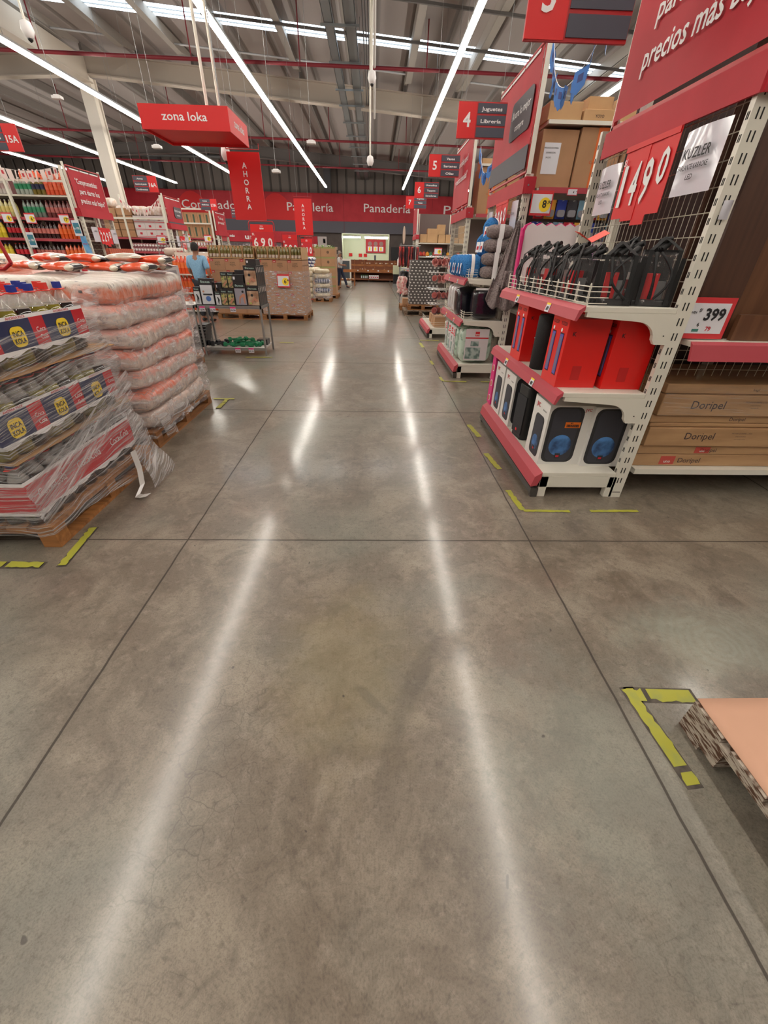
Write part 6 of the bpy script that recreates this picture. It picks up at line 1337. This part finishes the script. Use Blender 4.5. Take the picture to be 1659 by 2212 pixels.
t=T('glass_cooler','white framed cooler behind the customer in white','cooler',(-2.25,30,0)); MB().box(0,.75,0,.6,0,1.35).obj('cabinet',WHITE,t,bevel=.02); MB().box(.08,.67,-.01,0,.15,1.25).obj('glass_door',mat('cooler_glass',(80,86,90),.1),t)
t=T('scale_counter','pale green counter with a price card before the bread shelving','counter',(1.1,27,0))
MB().box(0,.8,0,.6,.66,1.1).obj('cabinet',mat('counter_green',(190,192,160),.5),t,bevel=.01); MB().box(.02,.3,.05,.5,0,.66).obj('leg',BK,t); MB().cyl((.35,-.05,0),(.35,-.05,1.05),.02,8).obj('post',STEEL,t); MB().box(0,.7,-.1,.4,0,.18).obj('base',STEEL,t); MB().box(.5,.78,-.012,0,.75,1.0).obj('price_card',PAPER,t); MB().prism(disc(.64,.86,.06,0),-.018,-.013).obj('yellow_badge',YL,t)
t=T('paper_roll_stand','white paper roll dispenser on the pale green counter','dispenser',(1.42,27.2,1.1)); MB().lathe([(.08,0),(.09,.02),(.09,.3),(.04,.36),(.03,.42)],n=12).obj('roll',WT,t)
# ================= DOTTED CARTON STACK AND CLOTHES
pallet('upper pallet directly under the dotted cartons',(1.5,14.05,.146),0,.95,.9,WOOD); pallet('lower darker pallet carrying the pallet of dotted cartons',(1.42,14.0,0),0,1.0,1.0,WOODO)
for lv in range(5):
    for i in range(2):
        o=MB().box(0,.42,0,.6,0,.229).obj('dotted_carton',DOT,loc=(1.08+.425*i-.015*(lv%2),13.75,.292+.231*lv),bevel=.003); tag(o,'dark carton with pale dots, %s column, %s layer of the dotted stack'%(('left','right')[i],('bottom','second','third','fourth','top')[lv]),'carton')
G5=gondola('white shoe and cap shelving behind the dotted carton stack',1.95,6,20.6,.8,(.3,.8,1.2,1.55,2.05),h=3.1,back=(110,96,92),rails=False)
CP=[((186,50,44),'red'),((214,140,40),'amber'),((40,42,52),'black'),((176,70,50),'rust'),((60,110,70),'green')]
for zz,wn in ((1.58,'upper'),(1.23,'lower')):
    for i in range(14):
        c=CP[(i*3+int(zz*10)+i//4)%5]; o=MB().lathe([(.085,0),(.09,.03),(.07,.11),(.02,.15)],n=8).obj('cap',mat('cap_%d'%c[0][0],c[0],.7),loc=(2.02+.15*i,20.75,zz)); tag(o,'%s cap in the %s row of the shoe and cap shelving'%(c[1],wn),'cap','caps on the %s cap shelf'%wn)
for i,(w,h,z,x,d) in enumerate([(.29,.3,2.06,1.97,0),(.45,.5,2.06,2.27,0),(.3,.28,2.06,2.75,0),(.32,.3,2.06,3.07,0),(.32,.36,2.345,2.7,0),(.2,.2,2.06,3.42,0),(.4,.62,2.06,3.65,0)]): carton('plain brown carton on top of the shoe shelving, %s'%('first from the left','tall second from the left','third from the left','fourth from the left','stacked on the third','small fifth','tall one at the right')[i],x,20.75,z,w,.4,h,m=CARD2)
for i in range(8): 
    o=MB().box(0,.09,0,.24,0,.05).box(.01,.08,.0,.1,.05,.09).obj('shoe',BK,loc=(2.0+.12*i,20.7,.801),bevel=.02); tag(o,'black shoe on the shelf above the dotted stack','shoe','shoes on the shoe shelving')
pricesign((2.75,20.5,1.62),0,'white price sign with a yellow spot above the caps','9','.90',w=.34,h=.26)
t=T('clothes_rack','steel clothes rack with a round topped sign beside the dotted stack','clothes rack',(0,0,0))
b=MB(); b.tube([(1.0,18.0,0),(1.0,18.0,1.95)],.014,8); b.tube([(1.7,18.0,0),(1.7,18.0,1.9)],.014,8); b.tube([(.95,18,1.88),(1.75,18,1.88)],.014,8); b.tube([(1.0,17.7,.02),(1.0,18.3,.02)],.014,8); b.tube([(1.7,17.7,.02),(1.7,18.3,.02)],.014,8); b.obj('frame',STEEL,t)
b=MB(); b.prism([(1.1+.05*math.cos(2*PI*k/20),2.2+.28*math.sin(2*PI*k/20)) for k in range(20)],17.99,18.01); b.obj('oval_sign',mat('oval_pale',(206,180,160),.4),t)
for i in range(7):
    c=[(186,64,58),(40,40,48)][i%3==2]; 
    def f(u,v): return (-.04+.03*math.sin(9*u+i)+.03*u, -.2*(1-.3*v)+.4*(1-.3*v)*u, -.62*(1-v)+.03*math.sin(7*u+i)*(1-v))
    t=T('hanging_garment','%s garment hanging on the clothes rack, %s from the left'%('red' if c[0]>100 else 'dark',('first','second','third','fourth','fifth','sixth','seventh')[i]),'clothes',(.98+.115*i,18,1.84))
    g=MB().grid(f,12,10).obj('cloth',mat('cloth_%d'%c[0],c,.9,c2=(70,40,46),sc=5,stretch=(3,3,1)),t); g.modifiers.new('s','SOLIDIFY').thickness=.04
    MB().tube([(0,-.12,-.02),(0,0,.02),(0,0,.055)],.004,5).obj('hanger',STEEL,t)
for i in range(6):
    x=.98+.06*i; y=15.6+.32*i
    def f(u,v): return (-.13+.26*u+.02*math.sin(9*v),.04*math.sin(u*8+i),-.5*(1-v)*(1-.1*math.sin(u*7))+.02*math.sin(11*u))
    t=T('hanging_bag','%s item hanging low beside the dotted stack, %s from the camera'%(('pink patterned','black')[i%3==1],('first','second','third','fourth','fifth','sixth')[i]),'bag',(x,y,[.95,1.1,.9,1.0,.85,1.15][i]))
    g=MB().grid(f,12,12).obj('cloth',mat('pinkbag',(206,120,120),.7,c2=(226,206,196),sc=14) if i%3!=1 else BK,t); g.modifiers.new('s','SOLIDIFY').thickness=.09
t=T('peg_stand','slim steel stand with pegs carrying the low hanging items','stand',(0,0,0)); b=MB()
b.tube([(1.3,15.6,0),(1.3,15.6,1.25)],.015,6); b.tube([(1.3,17.3,0),(1.3,17.3,1.25)],.015,6); b.tube([(1.3,15.5,1.22),(1.3,17.4,1.22)],.012,6)
b.box(1.1,1.5,15.4,17.5,0,.03)
for i in range(6): b.cyl((1.3,15.6+.3*i,1.16),(.95,15.6+.32*i,1.16),.005,5)
b.obj('frame',STEEL,t)
carton('small open carton on the floor between the dotted stack and the bread shelving',.95,15.0,.15,.3,.35,.2); pallet('low pallet beside the dotted stack holding a small carton',(1.25,15.35,0),R(90),.9,.75,WOOD)
# ================= PEOPLE
SKIN=mat('skin',(150,104,80),.55)
def skinmesh(name,V,Ed,rad,m,parent,root=0,sub=2,loc=None):
    me=bpy.data.meshes.new(name); me.from_pydata(V,Ed,[]); me.materials.append(m); o=bpy.data.objects.new(name,me); C.objects.link(o); o.parent=parent
    if loc: o.location=loc
    me.update(); 
    sk=o.modifiers.new('skin','SKIN'); sk.use_smooth_shade=True
    if not me.skin_vertices: 
        bm=bmesh.new(); bm.from_mesh(me); bm.verts.layers.skin.verify(); bm.to_mesh(me); bm.free()
    for i,r_ in enumerate(rad):
        sv=me.skin_vertices[0].data[i]; sv.radius=(r_ if isinstance(r_,tuple) else (r_,r_)); sv.use_root=(i==root)
    ss=o.modifiers.new('sub','SUBSURF'); ss.levels=sub; ss.render_levels=sub
    return o
def person(label,loc,rz,P,shirt,trous,hair,shoe,longhair=False):
    # P: joints dict, person faces -Y locally
    t=T('person',label,'person',loc,rz)
    J=P; ks=list(J); V=[J[k] for k in ks]; ix={k:i for i,k in enumerate(ks)}
    Ed=[('pel','spi'),('spi','che'),('che','nek'),('nek','hed'),('hed','top')]
    for s in 'LR': Ed+=[('pel','hip'+s),('hip'+s,'kne'+s),('kne'+s,'ank'+s),('ank'+s,'toe'+s),('che','sho'+s),('sho'+s,'elb'+s),('elb'+s,'wri'+s),('wri'+s,'pal'+s)]
    rd={'pel':(.12,.1),'spi':(.13,.1),'che':(.15,.11),'nek':.052,'hed':(.078,.092),'top':(.062,.074),'hip':.085,'kne':.058,'ank':.042,'toe':.036,'sho':.058,'elb':.042,'wri':.028,'pal':(.036,.016)}
    R_=[rd[k[:3]] for k in ks]
    body=skinmesh('body',V,[(ix[a],ix[b]) for a,b in Ed],R_,SKIN,t)
    for s in 'LR':   # five fingers
        p=Vector(J['pal'+s]); w=Vector(J['wri'+s]); d=(p-w).normalized(); side=d.cross(Vector((1,0,0))).normalized()
        for k,(off,ln) in enumerate(((-.026,.06),(-.009,.072),(.009,.068),(.026,.052))):
            a=p+side*off; b1=a+d*ln*.55; c1=b1+(d*.7+Vector((0,-.5,0))).normalized()*ln*.5
            skinmesh('finger',[a-d*.02,b1,c1],[(0,1),(1,2)],[.009,.0085,.007],SKIN,body,sub=1)
        a=p-d*.02; skinmesh('thumb',[a,a-side*.045+d*.02,a-side*.05+d*.05],[(0,1),(1,2)],[.011,.01,.008],SKIN,body,sub=1)
    h=Vector(J['hed'])
    b=MB(); b.cyl(h+Vector((0,-.095,-.005)),h+Vector((0,-.12,-.035)),.012,6,0); 
    b.obj('nose',SKIN,body)
    b=MB(); 
    for s in (-1,1): b.lathe([(.002,-.008),(.012,0),(.002,.008)],c=tuple(h+Vector((s*.032,-.088,.018))),n=8)
    b.obj('eyes',mat('eye_dark',(30,24,22),.3),body)
    b=MB(); b.box(h.x-.025,h.x+.025,h.y-.094,h.y-.084,h.z-.068,h.z-.058); b.obj('mouth',mat('lip',(120,66,58),.5),body)
    for s in (-1,1):
        MB().lathe([(.003,-.03),(.014,-.015),(.016,.012),(.004,.03)],c=tuple(h+Vector((s*.085,.0,-.0))),n=8).obj('ear',SKIN,body)
    def hf(u,v):
        a=2*PI*u; ph=v*PI*.58; r=.101; x=r*.88*math.sin(ph)*math.cos(a); y=r*1.04*math.sin(ph)*math.sin(a)+.014; z=r*1.08*math.cos(ph)
        if y<-.03 and z<.04: z=.04+ (z-.04)*.2; x*=.97; y=max(y,-.088)
        if y>.02: z-=.035*(v**2)
        return (h.x+x,h.y+y,h.z+.045+z)
    MB().grid(hf,24,12,closeu=True).obj('hair',mat('hair_%d'%hair[0],hair,.8,c2=tuple(int(k*.7) for k in hair),sc=60,bump=.5),t)
    # trousers and shirt
    def sub(keys,edges,rr,m,nm):
        ii={k:i for i,k in enumerate(keys)}; return skinmesh(nm,[J[k] if k in J else k_ex[k] for k in keys],[(ii[a],ii[b]) for a,b in edges],rr,m,t)
    k_ex={}
    for s in 'LR':
        e=Vector(J['elb'+s]); q=Vector(J['sho'+s]); k_ex['slv'+s]=tuple(q+(e-q)*.82); an=Vector(J['ank'+s]); kn=Vector(J['kne'+s]); k_ex['hem'+s]=tuple(an+(kn-an)*.06)
    pl=Vector(J['pel']); k_ex['hemS']=tuple(pl+Vector((0,.0,-.05)))
    sub(['pel','hipL','hipR','kneL','kneR','hemL','hemR'],[('pel','hipL'),('pel','hipR'),('hipL','kneL'),('hipR','kneR'),('kneL','hemL'),('kneR','hemR')],[(.14,.115),.102,.102,.076,.076,.066,.066],trous,'trousers')
    k_ex['nkS']=tuple(Vector(J['nek'])-Vector((0,0,.035)))
    sub(['hemS','spi','che','nkS','shoL','shoR','slvL','slvR'],[('hemS','spi'),('spi','che'),('che','nkS'),('che','shoL'),('che','shoR'),('shoL','slvL'),('shoR','slvR')],[(.17,.135),(.165,.13),(.175,.125),.072,.082,.082,.072,.072],shirt,'shirt')
    for s in 'LR':
        a=Vector(J['ank'+s]); q=Vector(J['toe'+s]); d=(q-a); d.z=0; n=d.normalized()
        skinmesh('shoe',[tuple(a-n*.05+Vector((0,0,-.035))),tuple(a+Vector((0,0,-.03))),tuple(q)],[(0,1),(1,2)],[.042,.05,.04],shoe,t,sub=1)
    return t
JP={'pel':(0,0,.92),'spi':(0,.01,1.08),'che':(0,0,1.3),'nek':(0,0,1.46),'hed':(0,-.02,1.56),'top':(0,-.02,1.62),
 'hipL':(.1,0,.86),'kneL':(.11,-.01,.48),'ankL':(.11,.02,.08),'toeL':(.13,-.13,.045),'hipR':(-.1,0,.86),'kneR':(-.11,-.02,.48),'ankR':(-.12,.02,.08),'toeR':(-.14,-.13,.045),
 'shoL':(.2,0,1.38),'elbL':(.27,-.01,1.11),'wriL':(.24,-.2,.98),'palL':(.21,-.27,.97),'shoR':(-.2,0,1.38),'elbR':(-.28,.02,1.1),'wriR':(-.27,-.1,.88),'palR':(-.25,-.15,.83)}
person('person in a light blue short-sleeved shirt and dark trousers seen from behind',(-4.3,11.5,0),R(165),JP,mat('shirt_blue',(122,164,198),.85,c2=(136,178,208),sc=40),mat('trousers_dark',(36,36,44),.8),(32,26,24),BK)
J2=dict(JP); J2.update({'kneL':(.1,-.2,.5),'ankL':(.1,-.34,.1),'toeL':(.11,-.5,.06),'kneR':(-.1,.02,.49),'ankR':(-.1,.1,.08),'toeR':(-.1,-.06,.045),'elbR':(-.26,-.05,1.12),'wriR':(-.16,-.24,1.08),'palR':(-.12,-.3,1.1),'wriL':(.18,-.26,1.06),'palL':(.13,-.3,1.07)})
person('person in a white t-shirt and dark jeans stepping past the distant bread table',(-1.86,25.4,0),R(75),J2,mat('tshirt_white',(206,204,200),.85,c2=(186,184,182),sc=20),mat('jeans_dark',(38,44,66),.85),(150,140,132),mat('shoe_navy',(40,44,60),.6))
# fire extinguisher-like cone etc. far right wall posters are hidden behind the displays
